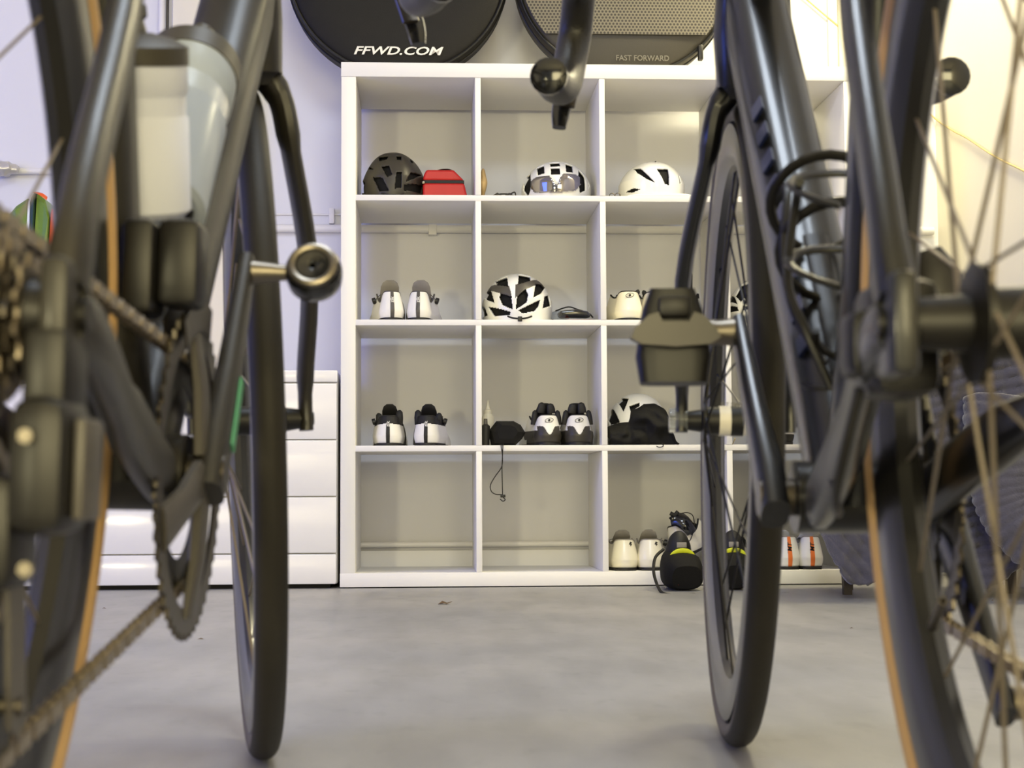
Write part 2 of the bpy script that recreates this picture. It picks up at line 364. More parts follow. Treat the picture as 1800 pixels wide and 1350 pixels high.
# ------------------------------------------------------------------ wheel bags on top of the shelf
def wheel_bag(px, loc_y, cz, mode, label):
    base_z = W_ + 0.0015
    cx = at(px, 50, loc_y).x
    root = tag(empty('wheel_bag', (cx, loc_y, base_z), rx=-0.06), label, 'wheel bag')
    rad = 0.323; zc_ = cz
    def outline(r, n=72):
        pts = []
        for k in range(n):
            t = 2*PI*k/n; x, z = r*math.sin(t), zc_ - r*math.cos(t)
            pts.append((x, max(z, 0.0)))
        return pts
    ol = outline(rad); n = len(ol); b = MB()
    rings = [(0.0, 0.0), (0.7, -0.012), (0.93, -0.008), (0.975, 0.0), (1.0, 0.012), (1.0, 0.085), (0.97, 0.1)]
    vs = []
    for s_, y in rings[1:]: vs += [(x*s_, y+0.02, zc_+(z-zc_)*s_) for x, z in ol]
    vs.append((0, 0.005, zc_)); vs.append((0, 0.12, zc_))
    fs = []; K = len(rings)-1
    for j in range(K-1):
        for k in range(n): fs.append((j*n+k, j*n+(k+1) % n, (j+1)*n+(k+1) % n, (j+1)*n+k))
    ci = K*n
    for k in range(n): fs.append((ci, (k+1) % n, k)); fs.append((ci+1, (K-1)*n+k, (K-1)*n+(k+1) % n))
    # finer front face for the two-tone print
    def mi(f): return 0
    b.add(vs, fs, mi)
    b.build('bag_body', M['bagbody'] if mode == 0 else M['baglow'], root)
    b = MB(); b.sweep([(x*0.985, 0.017, zc_+(z-zc_)*0.985) for x, z in ol], 0.0042, side=(0, 1, 0), n=8, closed=True); b.build('piping', M['bagtrim'], root)
    b = MB(); b.sweep([(x*1.004, 0.055, zc_+(z-zc_)*1.004) for x, z in ol], 0.0032, side=(0, 1, 0), n=6, closed=True); b.build('zipper', M['bagtrim'], root)
    if mode == 0:
        text('lettering', 'FFWD.COM', 0.034, M['print'], root, TR(at(698, 88, loc_y).x-cx, 0.002, 0.066) @ RX(PI/2-0.02) @ Matrix.Diagonal((1.42, 1, 1, 1)), shear=0.28, bold=0.02, spacing=1.0)
    else:
        bb = MB(); pl = [(x*0.955, zc_+(z-zc_)*0.955) for x, z in ol if zc_+(z-zc_)*0.955 > 0.108]
        pl.sort(key=lambda p: math.atan2(p[1]-(zc_), p[0]))
        # perforated upper panel, following the front face
        vs = []
        for s_ in (1.0, 0.6, 0.0):
            for x, z in pl: vs.append((x*s_, 0.0045-0.006*(1-abs(s_-0.5)*0.6), zc_+(z-zc_)*s_))
        m_ = len(pl); fs = [(j*m_+k, j*m_+(k+1) % m_, (j+1)*m_+(k+1) % m_, (j+1)*m_+k) for j in range(2) for k in range(m_)]
        bb.add(vs, fs, 0); bb.build('perforated_panel', M['perf'], root)
        text('lettering', 'FAST FORWARD', 0.023, M['printg'], root, TR(at(1130, 98, loc_y).x-cx, 0.003, 0.052) @ RX(PI/2) @ Matrix.Diagonal((0.92, 1, 1, 1)), bold=0.012)
        MB().box((0.212, 0.0, 0.05), (0.226, 0.02, 0.095), T=None, c=0.003).build('strap_clip', M['black'], root)
    return root
wheel_bag(699, SY+0.12, 0.322, 0, 'black round wheel bag with white lettering, left one on the shelf top')
wheel_bag(1101, SY+0.12, 0.322, 1, 'charcoal round wheel bag with perforated front, right one on the shelf top')

# ------------------------------------------------------------------ bicycles
# local frame of a bicycle: origin on the floor under the rear axle, x right (drive side), y forward, z up
RW = 0.335; WB = 0.985; BB = Vector((0, 0.405, 0.272)); FA = Vector((0, WB, RW)); RA = Vector((0, 0, RW))
AX = Vector((0, -0.292, 0.956)); PERP = Vector((0, 0.956, 0.292))
def spoke_mesh(x0, ra, a0, x1, rb, a1, mt, r=0.00085):
    p = (x0, ra*math.sin(a0), ra*math.cos(a0)); q = (x1, rb*math.sin(a1), rb*math.cos(a1))
    return MB().sweep([p, q], [(r*1.5, r)]*2, n=6)
def wheel(name, bike, L, n, rear, st):
    """rim is the part; tire, hub, spokes, rotor, cogs are its sub-parts"""
    rimd = 0.048; ri = 0.311
    prof = [(-0.0125, ri-0.002), (-0.0138, ri-0.012), (-0.0125, ri-0.03), (-0.007, ri-rimd+0.004), (0, ri-rimd), (0.007, ri-rimd+0.004), (0.0125, ri-0.03), (0.0138, ri-0.012), (0.0125, ri-0.002), (0.0, ri-0.006)]
    rim = MB().lathe(prof, n=96, closed=True).build(name, st['rim'], bike, L)
    b = MB(); pr = []; mats = []
    for k in range(20):
        t = 2*PI*k/20 + PI/20; pr.append((0.0142*math.cos(t), 0.3215+0.0138*math.sin(t)))
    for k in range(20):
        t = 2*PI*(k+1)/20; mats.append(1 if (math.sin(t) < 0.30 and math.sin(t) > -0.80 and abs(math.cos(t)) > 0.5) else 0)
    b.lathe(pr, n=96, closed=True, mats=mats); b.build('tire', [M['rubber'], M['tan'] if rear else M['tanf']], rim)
    hs = [(-0.05, 0.006), (-0.05, 0.010), (-0.036, 0.012), (-0.034, 0.022), (-0.031, 0.022), (-0.029, 0.0145), (0.029, 0.0145), (0.031, 0.021), (0.034, 0.021), (0.036, 0.012), (0.05, 0.010), (0.05, 0.006)]
    if st.get('bands'):
        pass
    if rear: hs = [(-0.071, 0.006), (-0.071, 0.011), (-0.040, 0.013), (-0.037, 0.027), (-0.033, 0.027), (-0.03, 0.016), (0.012, 0.0175), (0.016, 0.026), (0.02, 0.026), (0.024, 0.017), (0.06, 0.014), (0.071, 0.011), (0.071, 0.006)]
    hub = MB().lathe(hs, n=28).build('hub', M['black'], rim)
    if st.get('bands'):
        for x0_, x1_, mk in ((-0.017, -0.005, 'bandw'), (-0.005, 0.008, 'printb'), (0.008, 0.017, 'bandw')): MB().lathe([(x0_, 0.0146), (x0_, 0.0158), (x1_, 0.0158), (x1_, 0.0146)], n=28).build('hub_band', M[mk], rim)
        for body_, mk, xx in (('DT', 'printg', -0.011), ('SWISS', 'printg', 0.004)): text('lettering', body_, 0.0065, M[mk], rim, TR(xx, -0.0022, 0.0168) @ FACE)
        MB().lathe([(-0.069, 0.0), (-0.069, 0.013), (-0.050, 0.013), (-0.050, 0.0)], n=28).build('end_cap', M['clear'], rim)
    fl = (-0.035, 0.018) if rear else (-0.0325, 0.0325); fr = 0.024 if rear else 0.0195
    me = []
    for sd in (0, 1):
        for cr in (0, 1):
            a1 = R(62 if cr else -62)
            me.append(spoke_mesh(fl[sd], fr, a1, (0.001, -0.001)[sd]*-1, ri-rimd+0.003, 0, st['spoke']))
    obs = []
    for sd in (0, 1):
        for cr in (0, 1):
            src = None
            for k in range(n//4):
                a = 2*PI*(k*4 + sd*2 + cr)/n + st.get('phase', 0)
                if src is None: o = me[sd*2+cr].build('spoke', st['spoke'], rim); src = o
                else: o = src.copy(); col.objects.link(o)
                o.rotation_euler = (a, 0, 0)
    # valve
    MB().lathe([(ri-rimd-0.028, 0.0018), (ri-rimd-0.028, 0.003), (ri-rimd-0.012, 0.003), (ri-rimd+0.01, 0.003)], n=8, axis='z').build('valve', M['steel'], rim, RX(st.get('valve', 2.2)))
    # disc rotor (left side)
    if not st.get('rotor', True): rear and cogs(rim); return rim
    rx_ = -0.047 if rear else -0.040; b = MB(); rr = 0.07
    b.lathe([(rx_-0.0009, rr-0.013), (rx_-0.0009, rr), (rx_+0.0009, rr), (rx_+0.0009, rr-0.013)], n=48, closed=True)
    for k in range(6):
        a = 2*PI*k/6; b.sweep([(rx_, 0.012*math.cos(a), 0.012*math.sin(a)), (rx_, (rr-0.008)*math.cos(a+0.5), (rr-0.008)*math.sin(a+0.5))], [(0.0009, 0.004)]*2, n=6)
    b.build('disc_rotor', M['darksteel'], rim)
    if rear: cogs(rim)
    return rim
def cogs(rim):
    if True:
        for k, T in enumerate((30, 28, 26, 24, 22, 20, 18, 16, 14, 12, 11)):
            x = 0.0235 + k*0.0034; r_ = T*0.01270/2/PI; b = MB(); o_ = []
            ns = T*4
            for i in range(ns):
                a = 2*PI*i/ns; q = r_ + (0.0026 if i % 4 in (0, 1) else -0.0012); o_.append((q*math.cos(a), q*math.sin(a)))
            vs = [(x+s_*0.0008, y, z) for s_ in (-1, 1) for y, z in o_] + [(x+s_*0.0008, 0.017*math.cos(2*PI*i/ns), 0.017*math.sin(2*PI*i/ns)) for s_ in (-1, 1) for i in range(ns)]
            fs = []
            for i in range(ns):
                j = (i+1) % ns; fs += [(i, j, ns+j, ns+i), (2*ns+i, 2*ns+j, j, i), (3*ns+i, ns+i, ns+j, 3*ns+j)]
            b.add(vs, fs); b.build('cog', M['chain'] if k % 3 else M['darksteel'], rim)
def ring_gear(T, x, inner, thick):
    r_ = T*0.0127/2/PI; ns = T*4; b = MB(); o_ = []
    for i in range(ns):
        a = 2*PI*i/ns; q = r_ + (0.0030 if i % 4 in (0, 1) else -0.0016); o_.append((q*math.cos(a), q*math.sin(a)))
    vs = [(x+s_*thick, y, z) for s_ in (-1, 1) for y, z in o_] + [(x+s_*thick, inner*math.cos(2*PI*i/ns), inner*math.sin(2*PI*i/ns)) for s_ in (-1, 1) for i in range(ns)]
    fs = []
    for i in range(ns):
        j = (i+1) % ns; fs += [(i, j, ns+j, ns+i), (2*ns+i, 2*ns+j, j, i), (3*ns+i, ns+i, ns+j, 3*ns+j), (2*ns+i, 3*ns+i, 3*ns+j, 2*ns+j)]
    return b.add(vs, fs)
def chain_path(cs):
    """directed circles [(y, z, r, s)], s=-1 clockwise seen from the drive side; returns closed polyline"""
    segs = []
    N = len(cs)
    for i in range(N):
        (y1, z1, r1, s1), (y2, z2, r2, s2) = cs[i], cs[(i+1) % N]
        d = Vector((y2-y1, z2-z1)); k = s2*r2 - s1*r1; th = math.atan2(d.y, d.x) - math.asin(max(-1, min(1, k/d.length)))
        u = Vector((math.cos(th), math.sin(th))); l = Vector((-u.y, u.x))
        segs.append((Vector((y1, z1)) - l*s1*r1, Vector((y2, z2)) - l*s2*r2))
    pts = []
    for i in range(N):
        p, q = segs[i]; pts += [p, q]
        y2, z2, r2, s2 = cs[(i+1) % N]; c = Vector((y2, z2)); e = segs[(i+1) % N][0]
        a0 = math.atan2(q.y-c.y, q.x-c.x); a1 = math.atan2(e.y-c.y, e.x-c.x)
        if s2 < 0:
            while a1 > a0: a1 -= 2*PI
        else:
            while a1 < a0: a1 += 2*PI
        m_ = max(2, int(abs(a1-a0)/0.12))
        for j in range(1, m_): a = a0+(a1-a0)*j/m_; pts.append(c + Vector((math.cos(a), math.sin(a)))*r2)
    return pts
def pedal_round(bike, P, sgn):            # lollipop style pedal on a thin steel axle
    a = MB().sweep([P, P+Vector((sgn*0.020, 0, 0)), P+Vector((sgn*0.028, 0, 0))], [0.0085, 0.006, 0.0055], side=(0, 1, 0), n=14)
    pd = a.build('pedal', M['steel'], bike); c = P+Vector((sgn*0.044, 0, 0))
    b = MB(); b.lathe([(-0.011, 0.004), (-0.013, 0.013), (-0.0125, 0.025), (-0.008, 0.0315), (0, 0.033), (0.008, 0.0315), (0.0125, 0.025), (0.013, 0.013), (0.011, 0.004)], n=36, axis='z')
    T = Matrix.Translation(c) @ RX(R(66)) 
    b.v = [tuple(T @ (Vector(v)*0.66)) for v in b.v] if False else [tuple(T @ Vector((v[0]*0.62, v[1]*0.62, v[2]*0.95))) for v in b.v]
    b.build('pedal_body', M['glassblk'], pd)
    b = MB(); b.sweep([tuple(T @ Vector((0.0150*math.cos(t), 0.0150*math.sin(t), 0.0105))) for t in [2*PI*k/24 for k in range(24)]], 0.0034, side=(0, 0, 1), n=8, closed=True)
    b.build('pedal_plate', M['steel'], pd)
    return pd
def pedal_wing(bike, P, sgn, tip=0.0):              # single sided clipless pedal hanging with its wing to the rear
    pd = MB().sweep([P, P+Vector((sgn*0.012, 0, 0)), P+Vector((sgn*0.03, 0, 0))], [0.011, 0.0095, 0.012], side=(0, 1, 0), n=16).build('pedal', M['steel'], bike)
    T = Matrix.Translation(P+Vector((sgn*0.047, 0, 0))) @ RX(tip)
    b = MB()
    # main body: tapering block, tall because the pedal hangs on edge
    pts = [(0, -0.006, -0.040), (0, -0.004, -0.02), (0, 0, 0.0), (0, 0.0, 0.018), (0, -0.002, 0.034)]
    b.sweep(pts, [(0.026, 0.011), (0.029, 0.013), (0.026, 0.014), (0.023, 0.012), (0.017, 0.008)], n=18, ex=4)
    b.v = [tuple(T @ Vector(v)) for v in b.v]; b.build('pedal_body', M['black'], pd)
    b = MB(); b.prism([(-0.034, -0.006), (-0.031, 0.001), (-0.020, 0.011), (-0.013, 0.013), (-0.010, 0.006), (0.010, 0.006), (0.014, 0.013), (0.021, 0.011), (0.031, 0.000), (0.034, -0.006), (0.026, -0.011), (0, -0.013), (-0.026, -0.011)], -0.026, -0.011)
    b.v = [tuple(T @ Vector(v)) for v in b.v]; b.build('pedal_plate', M['greyd'], pd)
    b = MB(); b.box((-0.012, -0.021, 0.010), (0.012, -0.006, 0.026), c=0.003); b.v = [tuple(T @ Vector(v)) for v in b.v]; b.build('cleat_claw', M['black'], pd)
    return pd
def bottle_cage(bike, c, axis, out, mt, low=False):
    """c = centre on the tube, axis along the tube, out = away from the tube"""
    axis = Vector(axis).normalized(); out = Vector(out).normalized(); sx = axis.cross(out).normalized(); b = MB()
    o0 = Vector(c)+out*0.045
    def P(a, ang, r=0.040): return o0 + axis*a + out*(-math.cos(ang)*r) + sx*(math.sin(ang)*r)
    for z0, lo, hi in ((0.055, 0.35, 5.93), (0.0, 0.2, 6.08)):
        b.sweep([P(z0 + 0.018*math.sin(t*0.5), t) for t in [lo+(hi-lo)*k/22 for k in range(23)]], [(0.0026, 0.0042)]*23, side=tuple(axis), n=8)
    for sg in (1, -1):
        b.sweep(smooth_pts([P(-0.07, sg*0.35), P(-0.03, sg*0.9), P(0.0, sg*1.7), P(0.055, sg*2.2), P(0.072, sg*1.2)], 6), 0.0032, n=8)
    if low: b = MB()
    b.sweep([P(-0.075, t, 0.026) for t in [-1.6+3.2*k/8 for k in range(9)]], 0.003, n=6)
    b.sweep([P(-0.075, 0), P(0.075, 0)], [(0.010, 0.003)]*2, side=tuple(sx), n=8)
    return b.build('bottle_cage', mt, bike)
def make_bike(loc, heading, lean, steer, st, label):
    BB = Vector((0, 0.405, st.get('bbz', 0.276)))
    B = tag(empty('road_bicycle', loc), label, 'bicycle'); B.rotation_mode = 'XYZ'; B.rotation_euler = (0, lean, -heading)
    cb = st['frame']
    HT0 = FA - PERP*0.045 + AX*0.375; HT1 = HT0 + AX*st['ht']                 # lower and upper head tube points
    SM = Matrix.Translation(HT0) @ Matrix.Rotation(-steer, 4, AX) @ Matrix.Translation(-HT0)   # steering rotation
    STP = BB + Vector((0, -0.285, 0.955))*st['st']                              # top of the seat tube
    hw = st['hw']
    b = MB()
    # down tube, swelling into the head tube cluster
    D1 = HT0 + Vector((0, -0.05, 0.015))
    b.sweep([BB+Vector((0, 0.0, 0.01)), BB.lerp(D1, 0.12), BB.lerp(D1, 0.5), BB.lerp(D1, 0.85), D1+Vector((0, 0.02, 0.02))], [(0.033, 0.03), (0.030, 0.034), (hw*0.98, 0.034), (hw, 0.034), (hw, 0.04)], n=20, ex=2.7)
    b.sweep([HT0-AX*0.03+Vector((0, -0.012, 0)), HT0+AX*0.02+Vector((0, -0.008, 0)), HT0+AX*0.08, HT1], [(hw*1.12, 0.030), (hw*1.12*st.get('hd', 1), 0.034), (hw*1.0*st.get('hd', 1), 0.034), (0.024, 0.03)], n=20, ex=2.6)
    TT = HT1 - AX*0.03
    b.sweep([TT, TT.lerp(STP, 0.5), STP+Vector((0, 0, -0.01))], [(0.021, 0.022), (0.017, 0.017), (0.015, 0.015)], n=16, ex=2.6)
    b.sweep([BB+Vector((0, -0.01, 0.0)), BB.lerp(STP, 0.3), STP], [(0.024, 0.028), (0.0155, 0.026), (0.0155, 0.022)], n=16, ex=2.6)
    b.sweep([BB+Vector((-0.043, 0, 0)), BB+Vector((0.043, 0, 0))], 0.025, side=(0, 1, 0), n=20)
    fr = b.build('frame', cb, B)
    for sg, nm in ((1, 'r'), (-1, 'l')):
        dx = 0.071*sg
        J = BB.lerp(STP, st['ssj'])
        MB().sweep(smooth_pts([RA+Vector((dx, 0.0, 0.01)), RA+Vector((dx*0.97, 0.03, 0.06)), RA.lerp(J, 0.6)+Vector((sg*0.050, 0, 0)), J+Vector((sg*0.026, -0.015, 0)), J+Vector((sg*0.006, 0.0, 0.01))], 4),
                   [(0.0085, 0.013)]*3+[(0.008, 0.012)]*11+[(0.008, 0.016)]*3, n=14, ex=2.6).build('seat_stay', cb, fr)
        MB().sweep(smooth_pts([RA+Vector((dx, 0.0, 0.0)), RA+Vector((dx*0.98, 0.05, -0.008)), RA.lerp(BB, 0.55)+Vector((sg*0.044, 0, 0.0)), BB+Vector((sg*0.034, -0.05, 0.0)), BB+Vector((sg*0.026, 0, 0))], 4),
                   [(0.009, 0.014)]*8+[(0.010, 0.019)]*9, n=14, ex=2.6).build('chain_stay', cb, fr)
        MB().box((dx-0.006, -0.02, RW-0.024), (dx+0.006, 0.018, RW+0.022), c=0.004).build('dropout', cb, fr)
    if st['style'] == 'left':      # round two-ring emblem on the down tube and a green accent on the drive side chainstay
        c = BB.lerp(D1, 0.73)+Vector((0.006, -0.027, 0.026)); n_ = Vector((0, -0.74, 0.67)); t_ = Vector((0, 0.67, 0.74))
        b = MB()
        for k, rr in ((-1, 0.0110), (1, 0.0085)):
            b.sweep([c + t_*(k*0.0100) + Vector((rr*1.25*math.cos(a), 0, 0)) + t_*(rr*math.sin(a)) for a in [2*PI*i/20 for i in range(20)]], 0.0014, side=tuple(n_), n=6, closed=True)
        b.build('emblem', M['printg'], fr)
        ds = Vector((0, math.sin(st['crank']), math.cos(st['crank']))); MB().sweep([BB+Vector((0.0690, 0.004, 0))+ds*0.020, BB+Vector((0.0690, 0.003, 0))+ds*0.075], [(0.0012, 0.006)]*2, n=6).build('accent_stripe', M['green'], fr)
    else:
        b = MB(); D0 = BB.lerp(D1, 0.24); DD = (D1-BB); ax = DD.normalized()
        for k in range(9):         # dark block lettering up the down tube's left flank, blue reflection painted in
            p = BB.lerp(D1, 0.22+0.062*k); nn = Vector((-(hw*0.94), -0.022, 0.012))
            q = p+nn; b.add([q-ax*0.008, q+ax*0.008, q+ax*0.008+Vector((0.006, -0.012, 0.010)), q-ax*0.008+Vector((0.006, -0.012, 0.010)),
                             q-ax*0.008+Vector((0.002, 0.003, -0.002)), q+ax*0.008+Vector((0.002, 0.003, -0.002)), q+ax*0.008+Vector((0.008, -0.009, 0.008)), q-ax*0.008+Vector((0.008, -0.009, 0.008))],
                            [(0, 1, 2, 3), (4, 7, 6, 5), (0, 4, 5, 1), (1, 5, 6, 2), (2, 6, 7, 3), (3, 7, 4, 0)])
        b.build('down_tube_lettering', M['blue'], fr, smooth=False)
    # seatpost and saddle
    SP = STP + Vector((0, -0.285, 0.955))*st['post']
    MB().sweep([STP-Vector((0, -0.03, 0.09)), SP], [(0.0115, 0.018)]*2, n=14, ex=2.6).build('seatpost', cb, B)
    MB().sweep([STP-Vector((0, 0, 0.012)), STP+Vector((0, -0.004, 0.012))], [(0.0175, 0.024)]*2, n=14, ex=2.6).build('seat_clamp', M['black'], B)
    b = MB(); sp = [(0.15, 0.014, -0.012), (0.13, 0.018, 0), (0.05, 0.021, 0.002), (-0.02, 0.035, 0.004), (-0.08, 0.062, 0.010), (-0.115, 0.066, 0.012), (-0.13, 0.05, 0.008)]
    b.sweep([SP+Vector((0, y, 0.045+z)) for y, _, z in sp], [(w__, 0.014) for _, w__, _ in sp], n=18, ex=2.4)
    sad = b.build('saddle', M['blacksoft'], B)
    for sg in (1, -1): MB().sweep([SP+Vector((sg*0.012, 0.11, 0.035)), SP+Vector((sg*0.022, 0.04, 0.008)), SP+Vector((sg*0.022, -0.05, 0.008)), SP+Vector((sg*0.03, -0.10, 0.04))], 0.0035, n=8).build('saddle_rail', M['darksteel'], sad)
    # fork (turned with the steering)
    b = MB(); CR = HT0 - AX*0.028
    b.sweep([HT0-AX*0.005, CR+Vector((0, 0.006, -0.004))], [(hw*1.05, 0.030), (hw*1.1, 0.026)], n=18, ex=2.5)
    fk = b.build('fork', cb, B, SM)
    for sg in (1, -1):
        A = Vector((sg*0.056, FA.y, FA.z))
        pts = smooth_pts([CR+Vector((sg*0.014, 0.008, 0.004)), CR+Vector((sg*0.031, 0.006, -0.022)), CR+Vector((sg*0.0400, 0.014, -0.07)), CR.lerp(A, 0.55)+Vector((sg*0.028, -0.004, 0)), A+Vector((0, -0.006, 0.04)), A+Vector((0, 0, -0.012))], 5)
        MB().sweep(pts, [(0.012, 0.022)]*5+[(0.0105, 0.022)]*5+[(0.0085, 0.020)]*6+[(0.0075, 0.016)]*5+[(0.0065, 0.012)]*(len(pts)-21), n=14, ex=2.5).build('fork_leg', cb, fk)
    wheel('front_wheel', B, SM @ Matrix.Translation(FA), 24, False, dict(rim=st['rim'], spoke=M['spokeb'] if st['style'] == 'right' else M['spoke'], valve=2.6, rotor=st['rotor'], bands=st['style'] == 'right'))
    wheel('rear_wheel', B, Matrix.Translation(RA), 24, True, dict(rim=st['rim'], spoke=M['spoke'], phase=st['phase'], valve=st['valve'], rotor=st['rotor']))
    # axles
    MB().sweep([FA+Vector((-0.062, 0, 0)), FA+Vector((0.064, 0, 0))], 0.0065, side=(0, 1, 0), n=12).build('thru_axle', M['black'], B, SM)
    MB().sweep([RA+Vector((-0.080, 0, 0)), RA+Vector((0.081, 0, 0))], 0.0070, side=(0, 1, 0), n=12).build('thru_axle', M['black'], B)
    # cranks, rings, pedals
    rg = ring_gear(st['ring'], 0.0445, 0.088, 0.0012).build('chainring', M['darksteel'], B, Matrix.Translation(BB))
    ring_gear(36, 0.0375, 0.056, 0.001).build('chainring', M['black'], B, Matrix.Translation(BB))
    th = st['crank']; cr = Vector((0, math.sin(th), math.cos(th)))            # direction of the right crank
    b = MB()
    for k in range(4):
        a = th + (-0.62, 0.62, PI-0.62, PI+0.62)[k] if False else th + R((35, 145, 215, 325)[k])
        d = Vector((0, math.sin(a), math.cos(a))); b.sweep([BB+Vector((0.052, 0, 0))+d*0.012, BB+Vector((0.050, 0, 0))+d*0.055, BB+Vector((0.0455, 0, 0))+d*0.093], [(0.0055, 0.014), (0.005, 0.012), (0.003, 0.015)], n=10, ex=3)
    b.build('spider', M['greyd'], rg, Matrix.Translation(-BB))
    for sg in (1, -1):
        d = cr*sg
        pts = [BB+Vector((sg*0.058, 0, 0))-d*0.016, BB+Vector((sg*0.058, 0, 0))+d*0.02, BB+Vector((sg*0.060, 0, 0))+d*0.08, BB+Vector((sg*0.061, 0, 0))+d*0.15, BB+Vector((sg*0.061, 0, 0))+d*0.183]
        ca = MB().sweep(pts, [(0.010, 0.014), (0.0105, 0.019), (0.008, 0.015), (0.0065, 0.0125), (0.006, 0.010)], n=16, ex=3).build('crank_arm', st['crankmat'], B)
        MB().sweep([BB+Vector((sg*0.044, 0, 0)), BB+Vector((sg*0.068, 0, 0))], 0.013, side=(0, 1, 0), n=18).build('axle_cap', M['darksteel'], ca)
        P = BB+Vector((sg*0.066, 0, 0))+d*0.1725
        if st['style'] == 'left': pedal_round(B, P, sg)
        else: pedal_wing(B, P, sg, R(0))
    # rear derailleur, cage and pulleys
    P1 = Vector((0.03875, 0.018, RW-0.085)); P2 = Vector((0.03875, 0.030, RW-0.160))
    b = MB()
    b.box((0.060, -0.022, RW-0.048), (0.078, 0.016, RW-0.006), c=0.005)
    b.box((0.058, -0.034, RW-0.088), (0.082, 0.014, RW-0.034), c=0.009, T=None)
    b.box((0.036, -0.030, RW-0.110), (0.062, 0.012, RW-0.064), c=0.008)
    rd = b.build('rear_derailleur', M['black'], B)
    MB().box((0.0825, -0.024, RW-0.082), (0.087, 0.006, RW-0.042), c=0.002).build('derailleur_cover', M['greyd'], rd)
    for q in ((0.070, -0.035, RW-0.100), (0.050, -0.031, RW-0.104), (0.068, -0.0345, RW-0.050)): MB().sweep([q, Vector(q)+Vector((0, -0.004, 0))], 0.0028, n=12).build('mounting_bolt', M['steel'], rd)
    for x in (0.0293, 0.0483):
        MB().prism([(P1.y-0.012, P1.z+0.014), (P1.y+0.010, P1.z+0.014), (P2.y+0.012, P2.z-0.008), (P2.y+0.003, P2.z-0.014), (P2.y-0.010, P2.z-0.008)], x-0.0011, x+0.0011, axis='x').build('cage_plate', M['greyd'], rd)
    for P in (P1, P2):
        o = ring_gear(13, 0, 0.006, 0.0018).build('pulley', M['black'], rd, Matrix.Translation(P))
        MB().sweep([(-0.013, 0, 0), (0.013, 0, 0)], 0.0042, side=(0, 1, 0), n=10).build('pulley_bolt', M['steel'], rd, Matrix.Translation(P))
    # chain
    pts = chain_path([(0, RW, 0.042, -1), (BB.y, BB.z, 36*0.0127/2/PI+0.001, -1), (P2.y, P2.z, 0.0255, -1), (P1.y, P1.z, 0.0255, 1)])
    tot = 0; L_ = [0]
    for i in range(len(pts)): tot += (pts[(i+1) % len(pts)]-pts[i]).length; L_.append(tot)
    nl = int(round(tot/0.0127/2))*2; step = tot/nl
    def pt(s_):
        s_ %= tot
        for i in range(len(pts)):
            if L_[i+1] >= s_:
                t = (s_-L_[i])/max(1e-9, L_[i+1]-L_[i]); return pts[i].lerp(pts[(i+1) % len(pts)], t)
    b = MB()
    for i in range(nl):
        p = pt(i*step); b.sweep([(0.0355, p.x, p.y), (0.0420, p.x, p.y)], 0.0034, side=(0, 1, 0), n=6)
    ch = b.build('chain', M['chain'], B)
    def link(w0):
        bb = MB()
        for x in (-w0, w0):
            ol = [(-0.0063-0.0042*math.cos(a), 0.0042*math.sin(a)) for a in (-1.2, -0.4, 0.4, 1.2)] + [(0, 0.0030)] + [(0.0063+0.0042*math.cos(a), 0.0042*math.sin(a)) for a in (1.2, 0.4, -0.4, -1.2)] + [(0, -0.0030)]
            bb.prism(ol, x-0.0005, x+0.0005, axis='x')
        return bb
    src = {}
    for i in range(nl):
        k = i % 2; p, q = pt(i*step), pt((i+1)*step); c = (p+q)/2; a = math.atan2(q.y-p.y, q.x-p.x)
        if k not in src: o = link(0.0031 if k else 0.0022).build('link', M['chain'] if k else M['steel'], ch); src[k] = o
        else: o = src[k].copy(); col.objects.link(o)
        o.location = (0.03875, c.x, c.y); o.rotation_euler = (a, 0, 0)
    # front derailleur
    FD = BB + Vector((0.0, -0.062, 0.135)); b = MB()
    if st['style'] == 'left':
        b.box((0.014, FD.y-0.022, FD.z-0.040), (0.034, FD.y+0.02, FD.z+0.018), c=0.005)
        b.box((0.034, FD.y-0.014, FD.z-0.034), (0.060, FD.y+0.024, FD.z+0.020), c=0.006)
    else:
        b.sweep([FD+Vector((0.035, 0.0, -0.045)), FD+Vector((0.037, 0.0, -0.02)), FD+Vector((0.037, 0, 0.012)), FD+Vector((0.033, 0, 0.026))], [(0.020, 0.02), (0.023, 0.022), (0.019, 0.02), (0.011, 0.014)], n=16, ex=3)
        b.box((0.052, FD.y-0.01, FD.z-0.04), (0.066, FD.y+0.02, FD.z+0.002), c=0.005)
    fd = b.build('front_derailleur', M['black'], B)
    for x in (0.037, 0.050):
        ol = [(BB.y + 0.112*math.cos(a) - (0.0), BB.z + 0.112*math.sin(a)) for a in [R(76+k*6) for k in range(9)]] + [(BB.y + 0.092*math.cos(a), BB.z + 0.092*math.sin(a)) for a in [R(124-k*6) for k in range(9)]]
        MB().prism(ol, x-0.0008, x+0.0008, axis='x').build('cage_plate', M['darksteel'], fd)
    # disc calipers on the left chainstay and fork leg
    b = MB(); b.box((-0.072, 0.034, RW-0.030), (-0.040, 0.085, RW+0.026), c=0.008); b.box((-0.082, 0.040, RW-0.02), (-0.066, 0.075, RW+0.012), c=0.006); b.build('brake_caliper', M['black'], B)
    if st['rotor']: b = MB(); b.box((-0.066, FA.y-0.082, RW+0.002), (-0.036, FA.y-0.030, RW+0.062), c=0.007); b.build('brake_caliper', M['black'], B, SM)
    MB().sweep(smooth_pts([(-0.074, 0.06, RW-0.025), (-0.080, 0.09, RW-0.075), (-0.062, 0.17, RW-0.085), (-0.045, 0.27, BB.z+0.010)], 5), 0.0026, n=8).build('brake_hose', M['black'], B)
    # stem, handlebar, tape, shifters
    S0 = HT1 + AX*st['spacer']; S1 = S0 + PERP*0.10 + Vector((0, 0, -0.018))
